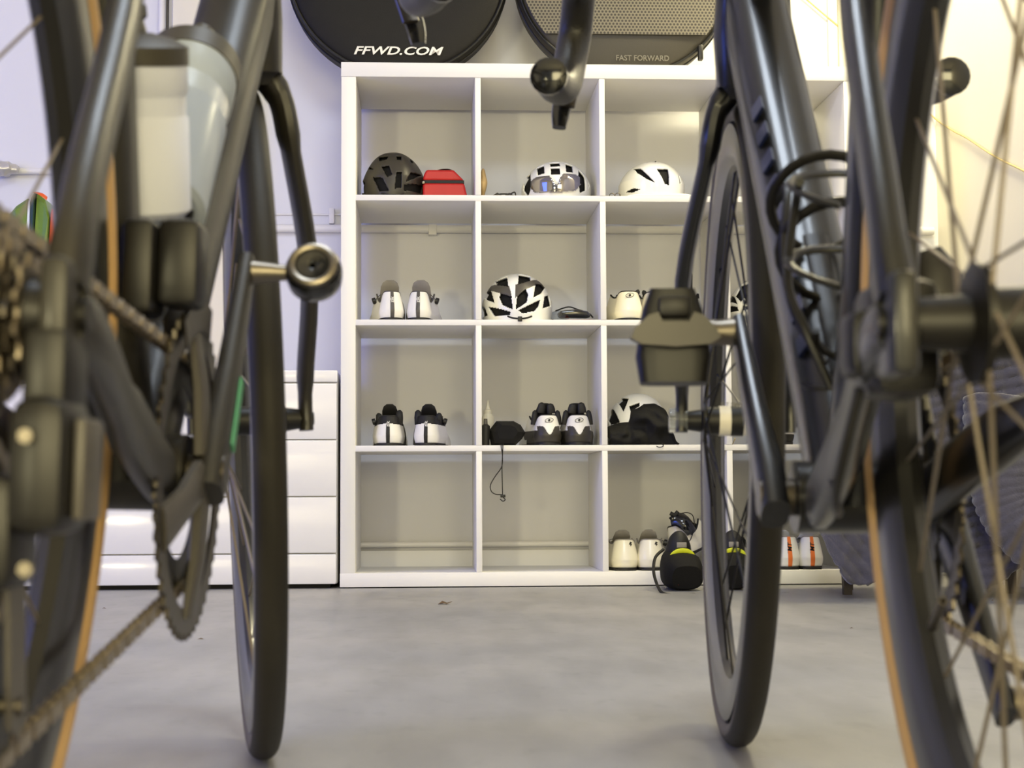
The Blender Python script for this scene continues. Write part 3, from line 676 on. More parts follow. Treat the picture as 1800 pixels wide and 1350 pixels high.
    MB().sweep([HT1, S0+AX*0.02], 0.0165, n=16).build('steerer_spacer', M['black'], B, SM)
    MB().sweep([S0-PERP*0.016, S0+PERP*0.03, S1], [(0.019, 0.020), (0.018, 0.018), (0.020, 0.019)], n=16, ex=2.6).build('stem', cb, B, SM)
    hb = MB(); hwid = st['bar']; fl = st['flare']
    hb.sweep([S1+Vector((-hwid+fl+0.02, 0, 0)), S1+Vector((-0.07, 0, 0)), S1+Vector((0.07, 0, 0)), S1+Vector((hwid-fl-0.02, 0, 0))], [(0.012, 0.012), (0.0155, 0.0155), (0.0155, 0.0155), (0.012, 0.012)], side=(0, 1, 0), n=14)
    bar = hb.build('handlebar', M['carbon'], B, SM)
    for sg in (1, -1):
        x0 = hwid-fl
        q = [(sg*(x0-0.07), 0, 0), (sg*(x0-0.02), 0.004, 0), (sg*x0, 0.03, -0.002), (sg*(x0+0.002), 0.07, -0.012), (sg*(x0+0.006), 0.098, -0.045), (sg*(x0+0.012), 0.086, -0.085), (sg*(x0+fl*0.55), 0.050, -0.117), (sg*(x0+fl*0.8), 0.010, -0.128), (sg*hwid, -0.045, -0.132)]
        q = smooth_pts([S1+Vector(p) for p in q], 5)
        MB().sweep(q, 0.0178, side=(1, 0, 0), n=16).build('bar_tape', M['tape'], bar)
        e = q[-1]; d = (q[-1]-q[-3]).normalized()
        MB().sweep([e-d*0.002, e+d*0.004, e+d*0.0075], [0.0187, 0.0187, 0.013], n=18).build('bar_end_plug', M['glassblk'], bar)
        H = S1+Vector((sg*(x0+0.003), 0.085, -0.010))
        hd = MB().sweep([H+Vector((0, -0.03, 0.004)), H+Vector((0, 0.0, 0.004)), H+Vector((-sg*0.003, 0.045, 0.016)), H+Vector((-sg*0.004, 0.066, 0.040)), H+Vector((-sg*0.004, 0.070, 0.052))], [(0.016, 0.017), (0.0175, 0.021), (0.016, 0.021), (0.0125, 0.014), (0.008, 0.008)], n=16, ex=2.4).build('shifter', M['blacksoft'], B, SM)
        lp = smooth_pts([H+Vector((0, 0.055, 0.012)), H+Vector((sg*0.004, 0.066, -0.025)), H+Vector((sg*0.010, 0.062, -0.07)), H+Vector((sg*0.018, 0.046, -0.112)), H+Vector((sg*0.020, 0.038, -0.135))], 5)
        MB().sweep(lp, [(0.007+0.0045*math.sin(min(1, i/len(lp))*PI), 0.0045) for i in range(len(lp))], n=12, ex=2.6).build('brake_lever', M['glassblk'], hd)
        MB().sweep([p+Vector((-sg*0.006, -0.012, 0)) for p in lp[6:16]], [(0.009, 0.003)]*10, n=10, ex=3).build('shift_paddle', M['darksteel'], hd)
    # cages
    axd = (D1-BB).normalized(); outd = Vector((0, -axd.z, axd.y))
    axs = Vector((0, -0.285, 0.955)); outs = Vector((0, 0.955, 0.285))
    cD = BB.lerp(D1, st['cd'])+outd*0.030; cS = BB+axs*st['cs']+outs*0.022
    bottle_cage(B, cD, axd, outd, st['cage'], st['style'] == 'left'); bottle_cage(B, cS, axs, outs, st['cage'], st['style'] == 'left')
    return B, cD, axd, outd, cS, axs, outs
left_style = dict(rotor=True, style='left', frame=M['carbon'], rim=M['rim'], ht=0.15, st=0.50, hw=0.0315, ssj=0.80, post=0.16, phase=0.22, valve=3.5, ring=52, crank=R(33), crankmat=M['carbon'],
                  spacer=0.038, bar=0.186, flare=0.020, cd=0.45, cs=0.20, cage=M['black'])
right_style = dict(rotor=False, hd=1.12, style='right', frame=M['carbong'], rim=M['rim'], ht=0.113, st=0.46, hw=0.030, ssj=0.98, post=0.18, phase=0.05, valve=4.1, ring=50, crank=R(180+43), crankmat=M['carbong'],
                   spacer=0.0, bar=0.196, flare=0.030, cd=0.28, cs=0.14, bbz=0.257, cage=M['black'])
BL = make_bike((-0.2235, 0.66, 0), R(2.8), R(1.3), R(-12), left_style, 'black road bicycle on the left holding two bottles, front wheel turned left')
BR = make_bike((0.279, 0.70, 0), R(2.5), R(0.0), R(3.4), right_style, 'glossy black road bicycle on the right with empty bottle cages')

# ------------------------------------------------------------------ bottles in the left bicycle's cages
def bottle(mw, c, axis, length, label, rad=0.0365, bm='bottle'):
    ax = mw.to_3x3() @ Vector(axis); pos = mw @ Vector(c)
    q = ax.to_track_quat('Z', 'Y')
    root = tag(empty('water_bottle', pos), label, 'bottle'); root.rotation_euler = q.to_euler()
    b = MB().lathe([(0, 0.001), (0, rad-0.004), (0.004, rad), (length*0.50, rad), (length*0.53, rad-0.003), (length*0.60, rad-0.003), (length*0.63, rad), (length*0.78, rad), (length*0.775, rad-0.0015), (length*0.63, rad-0.0015), (0.006, rad-0.002), (0.003, 0.001)], n=40, axis='z'); b.build('bottle_body', M[bm], root)
    MB().lathe([(length*0.77, rad-0.004), (length*0.77, rad+0.001), (length*0.86, rad+0.001), (length*0.90, rad-0.008), (length*0.93, 0.014), (length*0.93, 0.001)], n=40, axis='z').build('bottle_cap', M['bottlecap'], root)
    MB().lathe([(length*0.93, 0.001), (length*0.93, 0.011), (length*0.99, 0.009), (length*1.01, 0.0115), (length*1.07, 0.011), (length*1.075, 0.001)], n=24, axis='z').build('nozzle', M['bottlecap'], root)
    return root
bpy.context.view_layer.update()
mw = BL[0].matrix_world
_, cD, axd, outd, cS, axs, outs = BL
bottle(mw, cS+outs*0.042-axs*0.040, axs, 0.128, 'translucent white bottle with dark cap upright in the seat tube cage of the left bicycle', rad=0.0362)
bottle(mw, cD+outd*0.042-axd*0.075, axd, 0.215, 'translucent bottle lying slanted in the down tube cage of the left bicycle', rad=0.0362, bm='bottle2')

# ------------------------------------------------------------------ helmets
def frame_of(px0, px1, ytop, ybase_z, Y):
    cx = (at(px0, ytop, Y).x+at(px1, ytop, Y).x)/2; a = (at(px1, ytop, Y).x-at(px0, ytop, Y).x)/2
    h = at((px0+px1)/2, ytop, Y).z-ybase_z
    return cx, a, h
def shell_pts(a, b, h, nu, nv, sc_=1.0, ex=0.85, lump=None):
    vs = []
    for j in range(nv+1):
        v = j/nv; z = h*math.sin(v*PI/2); rr = max(0.0, math.cos(v*PI/2))**ex*(0.88+0.12*min(1, v/0.28))/0.93
        for i in range(nu):
            t = 2*PI*i/nu; k = 1.0
            if lump: k += lump*math.sin(5*t+0.6)*math.sin(v*PI)*0.5
            vs.append(Vector((a*rr*math.cos(t)*k*sc_, b*rr*math.sin(t)*k*sc_, z*sc_)))
    return vs
def helmet(px0, px1, ytop, row, Y, scale, off, vents, greys, m1, m2, label, group=None, b_=0.135, rz=0.0, lump_=None, zoff=0.0, straps=True):
    zb = cellz(row)+zoff; cx, a, h = frame_of(px0, px1, ytop, zb+0.001, Y)
    root = tag(empty('cycling_helmet', (cx, Y+b_*0.4, zb+0.001), rz=rz), label, 'helmet', group)
    def conv(poly): 
        o = []
        xm = sum(q[0] for q in poly)/len(poly); ym = sum(q[1] for q in poly)/len(poly)
        for x, y in poly:
            x, y = xm+(x-xm)*1.14, ym+(y-ym)*1.14
            p = at(off[0]+x/scale, off[1]+y/scale, Y-0.3*b_); o.append(((p.x-cx)/a, (p.z-zb-0.001)/h))
        return o
    V = [conv(p) for p in vents]; G = [conv(p) for p in greys]
    nu, nv = 340, 84; vs = shell_pts(a, b_, h, nu, nv, lump=lump_); b = MB(); fs = []; ms = []
    for j in range(nv):
        for i in range(nu):
            q = [j*nu+i, j*nu+(i+1) % nu, (j+1)*nu+(i+1) % nu, (j+1)*nu+i]; c = sum((vs[k] for k in q), Vector())/4
            X, Z = c.x/a, c.z/h
            if c.y > 0.05: X = -X
            if any(inpoly(X, Z, p) for p in V): continue
            fs.append(q); ms.append(1 if any(inpoly(X, Z, p) for p in G) else 0)
    o0 = len(b.v); b.v = [tuple(v) for v in vs]; b.f = [tuple(f) for f in fs]; b.m = ms
    o = b.build('shell', [m1, m2], root)
    md = o.modifiers.new('thick', 'SOLIDIFY'); md.thickness = 0.0045; md.offset = -1
    lv = shell_pts(a, b_, h, 48, 20, 0.93, lump=lump_); b = MB(); fs = []
    for j in range(20):
        for i in range(48): fs.append((j*48+i, j*48+(i+1) % 48, (j+1)*48+(i+1) % 48, (j+1)*48+i))
    b.add(lv, fs); b.build('liner', M['cloth'], root)
    if straps:
        MB().sweep(smooth_pts([(-a*0.45, -b_*0.72, 0.02), (-a*0.2, -b_*1.05, 0.004), (a*0.15, -b_*1.08, 0.003), (a*0.5, -b_*0.7, 0.02)], 6), [(0.0025, 0.001)]*19, side=(0, 0, 1), n=8).build('chin_strap', M['cap'], root)
    return root, cx, a, h, b_
helmet(634, 748, 264, 0, 4.60, 3.913, (600, 220),
       [[(255, 205), (320, 205), (310, 235), (262, 245)], [(380, 205), (412, 205), (412, 240), (385, 240)], [(280, 295), (328, 290), (347, 355), (315, 367)], [(180, 260), (218, 302), (190, 300)],
        [(222, 372), (282, 380), (322, 460), (262, 458)], [(382, 345), (415, 340), (412, 440), (372, 445)], [(480, 335), (548, 322), (505, 370), (450, 400)], [(470, 215), (492, 215), (490, 245), (478, 245)], [(135, 340), (160, 390), (150, 450), (128, 420)], [(440, 425), (555, 400), (545, 455), (440, 462)]],
       [], M['olive'], M['olive'], 'matte black vented helmet in the top left cubby beside the red case', lump_=0.07)
r_, cx, a, h, b_ = helmet(918, 1042, 280, 0, 4.60, 3.913, (600, 220),
       [[(1350, 278), (1395, 266), (1392, 335), (1350, 340)], [(1440, 248), (1500, 246), (1500, 282), (1442, 284)], [(1545, 258), (1592, 270), (1590, 330), (1545, 325)], [(1440, 303), (1495, 303), (1498, 350), (1440, 352)],
        [(1268, 335), (1305, 315), (1300, 440), (1285, 472), (1262, 420)], [(1638, 300), (1678, 345), (1682, 440), (1640, 465), (1630, 380)], [(1700, 370), (1716, 400), (1705, 430)], [(1700, 372), (1712, 380), (1706, 425)]],
       [], M['white'], M['white'], 'white helmet with mirrored visor in the second cubby of the top row', straps=False)
# visor: curved mirrored lens following the front of the shell
vis = [(1300, 385), (1330, 366), (1420, 363), (1445, 395), (1458, 425), (1482, 425), (1496, 385), (1520, 352), (1600, 350), (1636, 365), (1640, 420), (1600, 466), (1500, 483), (1400, 480), (1325, 468), (1300, 430)]
vp = [at(600+x/3.913, 220+y/3.913, 4.56) for x, y in vis]; b = MB(); nu, nv = 60, 26; fs = []; vs = []
zb = cellz(0)+0.001
for j in range(nv+1):
    for i in range(nu+1):
        X = -0.95+1.9*i/nu; z = h*0.62*j/nv; vv = math.asin(min(1, z/h)); rr = math.cos(vv)**0.85*(0.88+0.12*min(1, vv/(PI/2)/0.28))/0.93
        yy = -b_*1.06*math.sqrt(max(0, rr*rr-X*X*0.90)) if rr*rr > X*X*0.90 else 0.0
        vs.append(Vector((X*a, yy, z)))
pn = [(p.x-cx, p.z-zb) for p in vp]
for j in range(nv):
    for i in range(nu):
        q = [j*(nu+1)+i, j*(nu+1)+i+1, (j+1)*(nu+1)+i+1, (j+1)*(nu+1)+i]; c = sum((vs[k] for k in q), Vector())/4
        if c.y < -0.01 and inpoly(c.x, c.z, pn): fs.append(tuple(q))
b.v = [tuple(v) for v in vs]; b.f = fs; b.m = [0]*len(fs)
o = b.build('visor', M['visor'], r_); o.modifiers.new('thick', 'SOLIDIFY').thickness = 0.002
r_, cx3, a3, h3, b3 = helmet(1091, 1207, 281, 0, 4.60, 3.913, (1050, 220),
       [[(262, 285), (300, 298), (345, 368), (376, 408), (320, 378), (280, 335)], [(405, 312), (484, 310), (482, 420), (452, 416)], [(570, 338), (580, 390), (566, 402), (562, 350)], [(205, 447), (245, 435), (285, 450), (240, 462)]],
       [], M['white'], M['white'], 'plain white helmet with few vents in the third cubby of the top row', zoff=0.012, straps=False)
text('lettering', 'S', 0.012, M['printb'], r_, TR(0, -b3*0.62, h3*0.90) @ RX(R(28)), shear=0.3)
helmet(848, 973, 478, 1, 4.58, 7.5, (840, 460),
       [[(245, 215), (385, 180), (388, 325), (250, 290)], [(555, 150), (695, 175), (690, 240), (535, 300)], [(80, 405), (130, 365), (175, 365), (210, 535), (130, 490)], [(300, 430), (420, 480), (440, 635), (320, 580), (280, 480)],
        [(515, 480), (620, 385), (650, 450), (630, 550), (500, 635)], [(770, 290), (860, 270), (905, 310), (840, 410), (735, 475)], [(150, 590), (410, 680), (400, 710), (225, 715)], [(545, 660), (812, 520), (790, 600), (740, 660), (600, 695)],
        [(885, 460), (950, 420), (975, 560), (860, 612)], [(60, 550), (95, 580), (130, 690), (65, 680)]],
       [[(100, 365), (150, 285), (250, 290), (390, 330), (418, 485), (300, 425), (180, 362), (110, 385)], [(520, 310), (780, 225), (880, 260), (905, 310), (770, 300), (640, 372), (512, 478)]],
       M['white'], M['greyd'], 'white and dark grey multi vent helmet in the second cubby of the second row')
helmet(1284, 1402, 484, 1, 4.62, 2.5, (1080, 400),
       [[(512, 245), (535, 235), (545, 330), (520, 300)], [(545, 215), (600, 208), (600, 225), (560, 235)], [(548, 290), (575, 245), (600, 240), (600, 262), (560, 320)], [(570, 300), (600, 270), (600, 310), (580, 330)], [(520, 330), (545, 345), (550, 362), (525, 360)], [(565, 345), (590, 350), (588, 362), (566, 360)], [(650, 230), (700, 250), (720, 320), (670, 300)]],
       [], M['white'], M['greyd'], 'white helmet with slanted black vents in the right cubby of the second row')
helmet(1068, 1180, 690, 2, 4.60, 6.0, (1050, 680),
       [[(235, 122), (290, 100), (342, 115), (275, 252)], [(120, 210), (190, 215), (228, 370), (155, 385)], [(340, 200), (440, 165), (435, 205), (350, 260)]],
       [], M['white'], M['white'], 'white helmet half covered by a black cloth in the third row', straps=False)

# ------------------------------------------------------------------ soft lumps
def lump(name, mt, c, r, seed=0, amp=0.25, fr_=14, label=None, cat=None, parent=None, ex=2.0, nu=36, nv=20, flat=None, folds=0.0, T=None):
    def fn(p):
        n_ = noise.noise(Vector((p.x*fr_+seed*7.1, p.y*fr_+seed*3.3, p.z*fr_)))
        f2 = math.sin(p.x*90+p.z*60+seed+6*n_)*folds
        q = p*(1+amp*n_+f2)
        if flat is not None and q.z < -flat: q.z = -flat
        return T @ q if T else q
    b = MB().ell((0, 0, 0), r, nu, nv, fn=fn, ex=ex); o = b.build(name, mt, parent, ang=60)
    o.location = c
    if label: tag(o, label, cat)
    return o
# black cloth over the helmet in row three
zr = cellz(2); p = at(1134, 745, 4.53)
g = MB(); out = [(-0.107, 0.0), (-0.105, 0.052), (-0.045, 0.075), (-0.038, 0.105), (0.0, 0.122), (0.035, 0.120), (0.062, 0.105), (0.074, 0.078), (0.078, 0.03), (0.09, 0.0)]
nx, nz = 46, 30; vs = []; fs = []
def topz(x):
    for (x0, z0), (x1, z1) in zip(out, out[1:]):
        if x0 <= x <= x1: return z0+(z1-z0)*(x-x0)/max(1e-6, x1-x0)
    return 0
for j in range(nz+1):
    for i in range(nx+1):
        x = -0.106+0.195*i/nx; t = topz(x); s_ = j/nz; f = 0.011*math.sin(28*x*1.6+5.5*s_*PI/2+3*noise.noise((x*20, s_*3, 0))) + 0.010*noise.noise((x*35, s_*6, 2))
        y = -0.100*math.cos(s_*PI/2)**0.7 + f*math.sin(min(1, s_*1.2+0.2)*PI)
        vs.append((x, y, t*math.sin(s_*PI/2)**0.9))
b = MB().add(vs, [(j*(nx+1)+i, j*(nx+1)+i+1, (j+1)*(nx+1)+i+1, (j+1)*(nx+1)+i) for j in range(nz) for i in range(nx)])
cl = b.build('cloth', M['cloth'], ang=70); cl.location = (p.x, 4.598, zr+0.001); cl.modifiers.new('thick', 'SOLIDIFY').thickness = 0.003
tag(cl, 'crumpled black cloth draped over the white helmet in the third row', 'cloth')
tag(MB().sweep(smooth_pts([at(1150, 781, 4.50), at(1158, 786, 4.485), at(1166, 784, 4.482), at(1163, 779, 4.50)], 5), 0.0012, n=6).build('drawstring', M['cap']), 'thin black drawstring loop hanging over the shelf edge below the black cloth', 'cord')
# red case
c0 = at(783, 320, 4.60); zr = cellz(0)+0.001
rc = tag(empty('case', (c0.x, 4.62, zr)), 'red zip case with black handle next to the matte black helmet', 'case')
wc = (at(822, 320, 4.58).x-at(742, 320, 4.58).x)/2
zm = at(783, 318, 4.56).z-zr; zt = at(783, 297, 4.56).z-zr
def roundbox(b, x0, x1, y0, y1, z0, z1, tl=0.0, tr=0.0, n=6):
    pl = [(x0, z0), (x1, z0), (x1-tr*0.5, (z0+z1)/2), (x1-tr, z1), (x0+tl, z1), (x0+tl*0.3, (z0+z1)/2)]
    return b.prism(pl, y0, y1)
b = MB(); roundbox(b, -wc, wc, -0.05, 0.07, 0, zm-0.004, 0.0, 0.012); o = b.build('lower_shell', M['red'], rc); o.modifiers.new('b', 'BEVEL').width = 0.006; o.modifiers['b'].segments = 3
b = MB(); roundbox(b, -wc, wc-0.012, -0.05, 0.07, zm+0.004, zt, 0.010, 0.030); o = b.build('upper_shell', M['red'], rc); o.modifiers.new('b', 'BEVEL').width = 0.006; o.modifiers['b'].segments = 3
b = MB(); roundbox(b, -wc+0.002, wc-0.012, -0.048, 0.068, zm-0.004, zm+0.004); b.build('zipper', M['cap'], rc)
MB().box((-wc-0.002, -0.058, zm-0.008), (-wc+0.006, -0.049, zm), c=0.001).build('zip_puller', M['steel'], rc)
MB().sweep(smooth_pts([(-0.035, 0.0, zt-0.004), (-0.02, 0, zt+0.006), (0.0, 0, zt+0.009), (0.018, 0, zt+0.006), (0.032, 0, zt-0.008)], 5), [(0.012, 0.003)]*21, side=(0, 1, 0), n=10).build('handle', M['cap'], rc)

# ------------------------------------------------------------------ cycling shoes (heel towards the room)
def shoe(x, Y, z, rz, mir, st, label, group=None, name='cycling_shoe'):
    root = tag(empty(name, (x, Y, z), rz=rz), label, 'shoe', group)
    hr = st.get('hr', 0.037); Hc = st.get('Hc', 0.084); Hs = st.get('Hs', 0.058); sp = st.get('spread', 0.012)
    cy = hr
    def plan(u):
        """u in -1..1, left flank -> heel -> right flank"""
        Lf = 0.085; arc = PI*hr; tot = 2*Lf+arc; s_ = (u+1)/2*tot
        if s_ < Lf: t = 1-s_/Lf; return Vector((-hr-sp*t*(1.2 if mir < 0 else 0.4), cy+Lf*t))
        if s_ > Lf+arc: t = (s_-Lf-arc)/Lf; return Vector((hr+sp*t*(1.2 if mir > 0 else 0.4), cy+Lf*t))
        a = PI+(s_-Lf)/hr; return Vector((hr*math.cos(a), cy+hr*math.sin(a)))
    def Hu(u):
        k = abs(u)
        if k < 0.18: return Hc
        if k < 0.55: t = (k-0.18)/0.37; t = t*t*(3-2*t); return Hc+(Hs-Hc)*t
        t = (k-0.55)/0.45; return Hs+(st.get('Hi', 0.086)-Hs)*t*t
    def S(u, v, off=0.0):
        p = plan(u); c = Vector((0, cy+0.02)); k = (0.86+0.14*math.sin(min(1, v/0.35)*PI/2))*(1-st.get('taper', 0.26)*max(0, v-0.3)**1.3/0.63)
        q = c+(p-c)*k; d = (p-c).normalized()*off
        return Vector((q.x+d.x, q.y+d.y+0.004*v, 0.006+(Hu(u)-0.006)*v))
    nu, nv = 120, 48
    vs = [S(-1+2*i/nu, j/nv) for j in range(nv+1) for i in range(nu+1)]; fs = []; ms = []
    mf = st.get('mf', lambda p, u: 0)
    for j in range(nv):
        for i in range(nu):
            q = (j*(nu+1)+i, j*(nu+1)+i+1, (j+1)*(nu+1)+i+1, (j+1)*(nu+1)+i); c = sum((vs[k] for k in q), Vector())/4
            fs.append(q); ms.append(mf(c, -1+2*(i+0.5)/nu))
    b = MB(); b.v = [tuple(v) for v in vs]; b.f = fs; b.m = ms
    # forefoot
    ny, nt = 16, 18; vs2 = []
    for j in range(ny+1):
        t = j/ny; y = 0.105+0.165*t; w_ = (hr+sp*0.8+0.004*math.sin(t*PI))*math.sqrt(max(0.0, 1-max(0, (t-0.45)/0.56)**2)); Hf = 0.088*(1-t)+0.030*t-0.010*math.sin(t*PI)
        xo = mir*sp*0.35*math.sin(min(1, t*1.6)*PI/2)
        for i in range(nt+1):
            a = PI*i/nt; vs2.append((xo-w_*math.copysign(abs(math.cos(a))**0.75, math.cos(a)), y, 0.006+(Hf-0.006)*max(0, math.sin(a))**0.8))
    b.add(vs2, [(j*(nt+1)+i, j*(nt+1)+i+1, (j+1)*(nt+1)+i+1, (j+1)*(nt+1)+i) for j in range(ny) for i in range(nt)], 0)
    up_ = b.build('upper', [st['m'], st.get('m2', M['cap'])], root)
    # lining
    vs = [S(-1+2*i/40, 1-j/8*0.8, -0.0035-0.002*min(j, 1)) for j in range(9) for i in range(41)]
    vs += [Vector((v.x*0.9, v.y, v.z*1.0+0.0)) for v in []]
    b = MB().add(vs, [(j*41+i, j*41+i+1, (j+1)*41+i+1, (j+1)*41+i) for j in range(8) for i in range(40)]); b.build('lining', st.get('lin', M['cloth']), root)
    ed = [S(-1+2*i/40, 1.0, -0.0018) for i in range(41)]; MB().sweep(ed, 0.0026, side=(0, 0, 1), n=8).build('collar', st.get('col', M['cap']), root)
    # tongue
    Ht = st.get('Ht', 0.125); tw = st.get('tw', 0.026); b = MB()
    b.sweep([(0, 0.125, 0.055), (0, 0.108, 0.085), (0, 0.092, Ht-0.018), (0, 0.084, Ht-0.006), (0, 0.081, Ht)], [(tw, 0.004), (tw*1.05, 0.004), (tw, 0.0045), (tw*0.8, 0.004), (tw*0.45, 0.003)], n=18, ex=2.6)
    b.build('tongue', st.get('tm', M['grey']), root)
    for fl in st.get('flaps', ()):
        fx, fz, fw_, fh, fy, tilt = fl; TT = TR(fx*mir, fy, fz) @ RY(tilt*mir)
        MB().sweep([TT @ Vector((0, 0, -fh)), TT @ Vector((0, -0.002, 0)), TT @ Vector((0, 0, fh*0.8)), TT @ Vector((0, 0.002, fh))], [(fw_, 0.006), (fw_, 0.007), (fw_*0.8, 0.006), (fw_*0.4, 0.004)], n=14, ex=2.6).build('collar_flap', M['cap'], root)
    # sole
    b = MB(); ol = []
    for i in range(41): p = plan(-1+2*i/40); ol.append((p.x*0.9, p.y*0.97+0.002))
    for i in range(15):
        a = PI*i/14; ol.append((mir*sp*0.35+math.cos(a)*(hr+sp*0.8)*0.95, 0.17+0.095*math.sin(a)))
    b.prism(ol, 0.002, 0.009, axis='z'); b.build('sole', st.get('sm', M['cap']), root)
    MB().box((-hr*0.72, 0.008, 0.0), (hr*0.72, 0.05, 0.0035), c=0.001).build('heel_pad', M['black'], root)
    if st.get('stripe'):
        w_ = st['stripe']; uu = w_/((2*0.085+PI*hr)/2); vs = [S(-uu+2*uu*i/6, j/20, 0.0009) for j in range(21) for i in range(7)]
        o = MB().add(vs, [(j*7+i, j*7+i+1, (j+1)*7+i+1, (j+1)*7+i) for j in range(20) for i in range(6)]).build('heel_stripe', st['stm'], root)
    if st.get('text'):
        s_, size, mt_, zz, sh_ = st['text']; pz = S(0, (zz-0.006)/(Hc-0.006), 0.0016)
        text('lettering', s_, size, mt_, root, Matrix.Translation(pz) @ FACE @ RZ(PI/2), bold=0.02, shear=sh_)
    if st.get('eye'):
        zz = st['eye']; pz = S(0.0, (zz-0.006)/(Hc-0.006), 0.0022); b = MB()
        b.sweep([pz+Vector((0.0115*math.cos(t), 0, 0.0060*math.sin(t)+0.0018*math.cos(t))) for t in [2*PI*k/26 for k in range(26)]], [(0.0013, 0.0007)]*26, side=(0, 0, 1), n=6, closed=True)
        b.sweep([pz+Vector((-0.001, -0.0004, -0.0035)), pz+Vector((0.0, -0.0004, 0)), pz+Vector((0.001, -0.0004, 0.0035))], [(0.0018, 0.0006), (0.0032, 0.0006), (0.0018, 0.0006)], n=8); b.build('emblem', M['printb'], root)
    if st.get('bolt'):
        zz = st['bolt']; pz = S(0.12, (zz-0.006)/(Hc-0.006), 0.0016)
        MB().prism([(-0.001, 0.007), (0.005, 0.004), (0.001, 0.001), (0.0045, 0.000), (-0.001, -0.008), (0.000, -0.002), (-0.0045, -0.001)], -0.0006, 0.0006).build('emblem', M['printb'], root, Matrix.Translation(pz))
    if st.get('dial'):
        b = MB(); dx = mir*(hr+0.004); b.lathe([(-0.004, 0.0), (-0.004, 0.009), (0.004, 0.0095), (0.0055, 0.008), (0.0055, 0.0)], n=24); b.build('closure_dial', st.get('dm', M['black']), root, TR(dx+mir*0.004, 0.10, st['dial']) @ RY(mir*R(18)) @ RZ(0 if mir > 0 else PI))
        MB().sweep(smooth_pts([(dx, 0.10, st['dial']+0.004), (dx*0.6, 0.105, 0.086), (0, 0.10, 0.092)], 5), 0.001, n=6).build('closure_cable', M['darksteel'], root)
    return root
def X_(px, Y): return at(px, 600, Y).x
S2 = dict(m=M['whitesoft'], stripe=0.0058, stm=M['greyd'], text=('fizik', 0.015, M['print'], 0.056, 0.0), dial=0.066, Ht=0.123, tm=M['grey'], lin=M['grey'], col=M['greyd'], Hc=0.084, hr=0.036)
z1 = cellz(1); z2 = cellz(2); z3 = cellz(3)
shoe(X_(690, 4.52), 4.512, z1, 0.10, -1, S2, 'left white shoe with grey tongue and dark heel stripe in the second row left cubby', 'white shoes with grey tongues')
shoe(X_(734.5, 4.52), 4.512, z1, -0.10, 1, S2, 'right white shoe with grey tongue and dark heel stripe in the second row left cubby', 'white shoes with grey tongues')
S3 = dict(m=M['whitesoft'], m2=M['cap'], mf=lambda p, u: 1 if p.z > 0.0635-0.10*abs(p.x) else 0, stripe=0.0055, stm=M['cap'], text=('fizik', 0.014, M['print'], 0.058, 0.0), dial=0.072, Ht=0.120, tw=0.022, tm=M['cap'], Hc=0.084, Hs=0.074, hr=0.037,
          flaps=[(-0.028, 0.082, 0.011, 0.020, 0.07, -0.05), (0.029, 0.078, 0.010, 0.016, 0.08, 0.15)])
shoe(X_(682, 4.53), 4.515, z2, -0.04, -1, S3, 'left white shoe with tall black collar in the third row left cubby', 'white shoes with black collars')
shoe(X_(748, 4.53), 4.515, z2, -0.10, 1, S3, 'right white shoe with tall black collar and side dial in the third row left cubby', 'white shoes with black collars')
def gm(p, u): return 1 if p.z < 0.043-0.012*math.cos(max(-1.0, min(1.0, p.x/0.020))*PI)+0.0 - (0.012 if abs(p.x) > 0.032 else 0) else 0
SG = dict(m=M['whitesoft'], m2=M['olive'], mf=gm, eye=0.071, Ht=0.122, tw=0.024, tm=M['cap'], Hc=0.086, Hs=0.066, hr=0.040, flaps=[(-0.034, 0.080, 0.009, 0.020, 0.06, 0.1), (0.034, 0.080, 0.009, 0.020, 0.06, -0.1), (0.013, 0.108, 0.012, 0.014, 0.065, -0.15), (-0.014, 0.106, 0.012, 0.013, 0.065, 0.15)])
shoe(X_(965, 4.53), 4.515, z2, 0.10, -1, SG, 'left white shoe with black lower heel cup beside the black pouch in the third row', 'white shoes with black heel cups')
shoe(X_(1017, 4.53), 4.515, z2, 0.02, 1, SG, 'right white shoe with black lower heel cup near the divider in the third row', 'white shoes with black heel cups')
SW = dict(m=M['cream'], eye=0.074, Ht=0.094, tw=0.024, tm=M['cap'], Hc=0.086, Hs=0.072, hr=0.041, flaps=[(-0.024, 0.078, 0.008, 0.016, 0.05, -0.4)])
shoe(X_(1108, 4.53), 4.515, z1, 0.03, -1, SW, 'left plain cream white shoe in the third cubby of the second row', 'cream white shoes')
shoe(X_(1153, 4.55), 4.53, z1, 0.0, 1, SW, 'right plain cream white shoe behind the raised bicycle pedal in the second row', 'cream white shoes')
SB = dict(m=M['cream'], bolt=0.074, Ht=0.112, tw=0.024, tm=M['grey'], lin=M['greyd'], col=M['grey'], Hc=0.086, Hs=0.074, hr=0.0395, dial=0.075)
shoe(X_(1096, 4.53), 4.512, z3, 0.01, -1, SB, 'left glossy cream shoe with small dark heel emblem on the bottom row', 'glossy cream shoes with heel emblem')
shoe(X_(1140, 4.53), 4.512, z3, -0.05, 1, SB, 'right glossy cream shoe with small dark heel emblem on the bottom row', 'glossy cream shoes with heel emblem')
SO = dict(m=M['whitesoft'], stripe=0.0062, stm=M['orange'], text=('DMT', 0.017, M['printb'], 0.056, 0.25), Ht=0.108, tw=0.022, tm=M['whitesoft'], lin=M['grey'], col=M['grey'], Hc=0.092, Hs=0.074, hr=0.036)
shoe(X_(1381, 4.53), 4.512, z3, 0.02, -1, SO, 'left white shoe with an orange heel stripe in the bottom right cubby', 'white shoes with orange stripes')
shoe(X_(1420, 4.53), 4.512, z3, -0.03, 1, SO, 'right white shoe with an orange heel stripe in the bottom right cubby', 'white shoes with orange stripes')
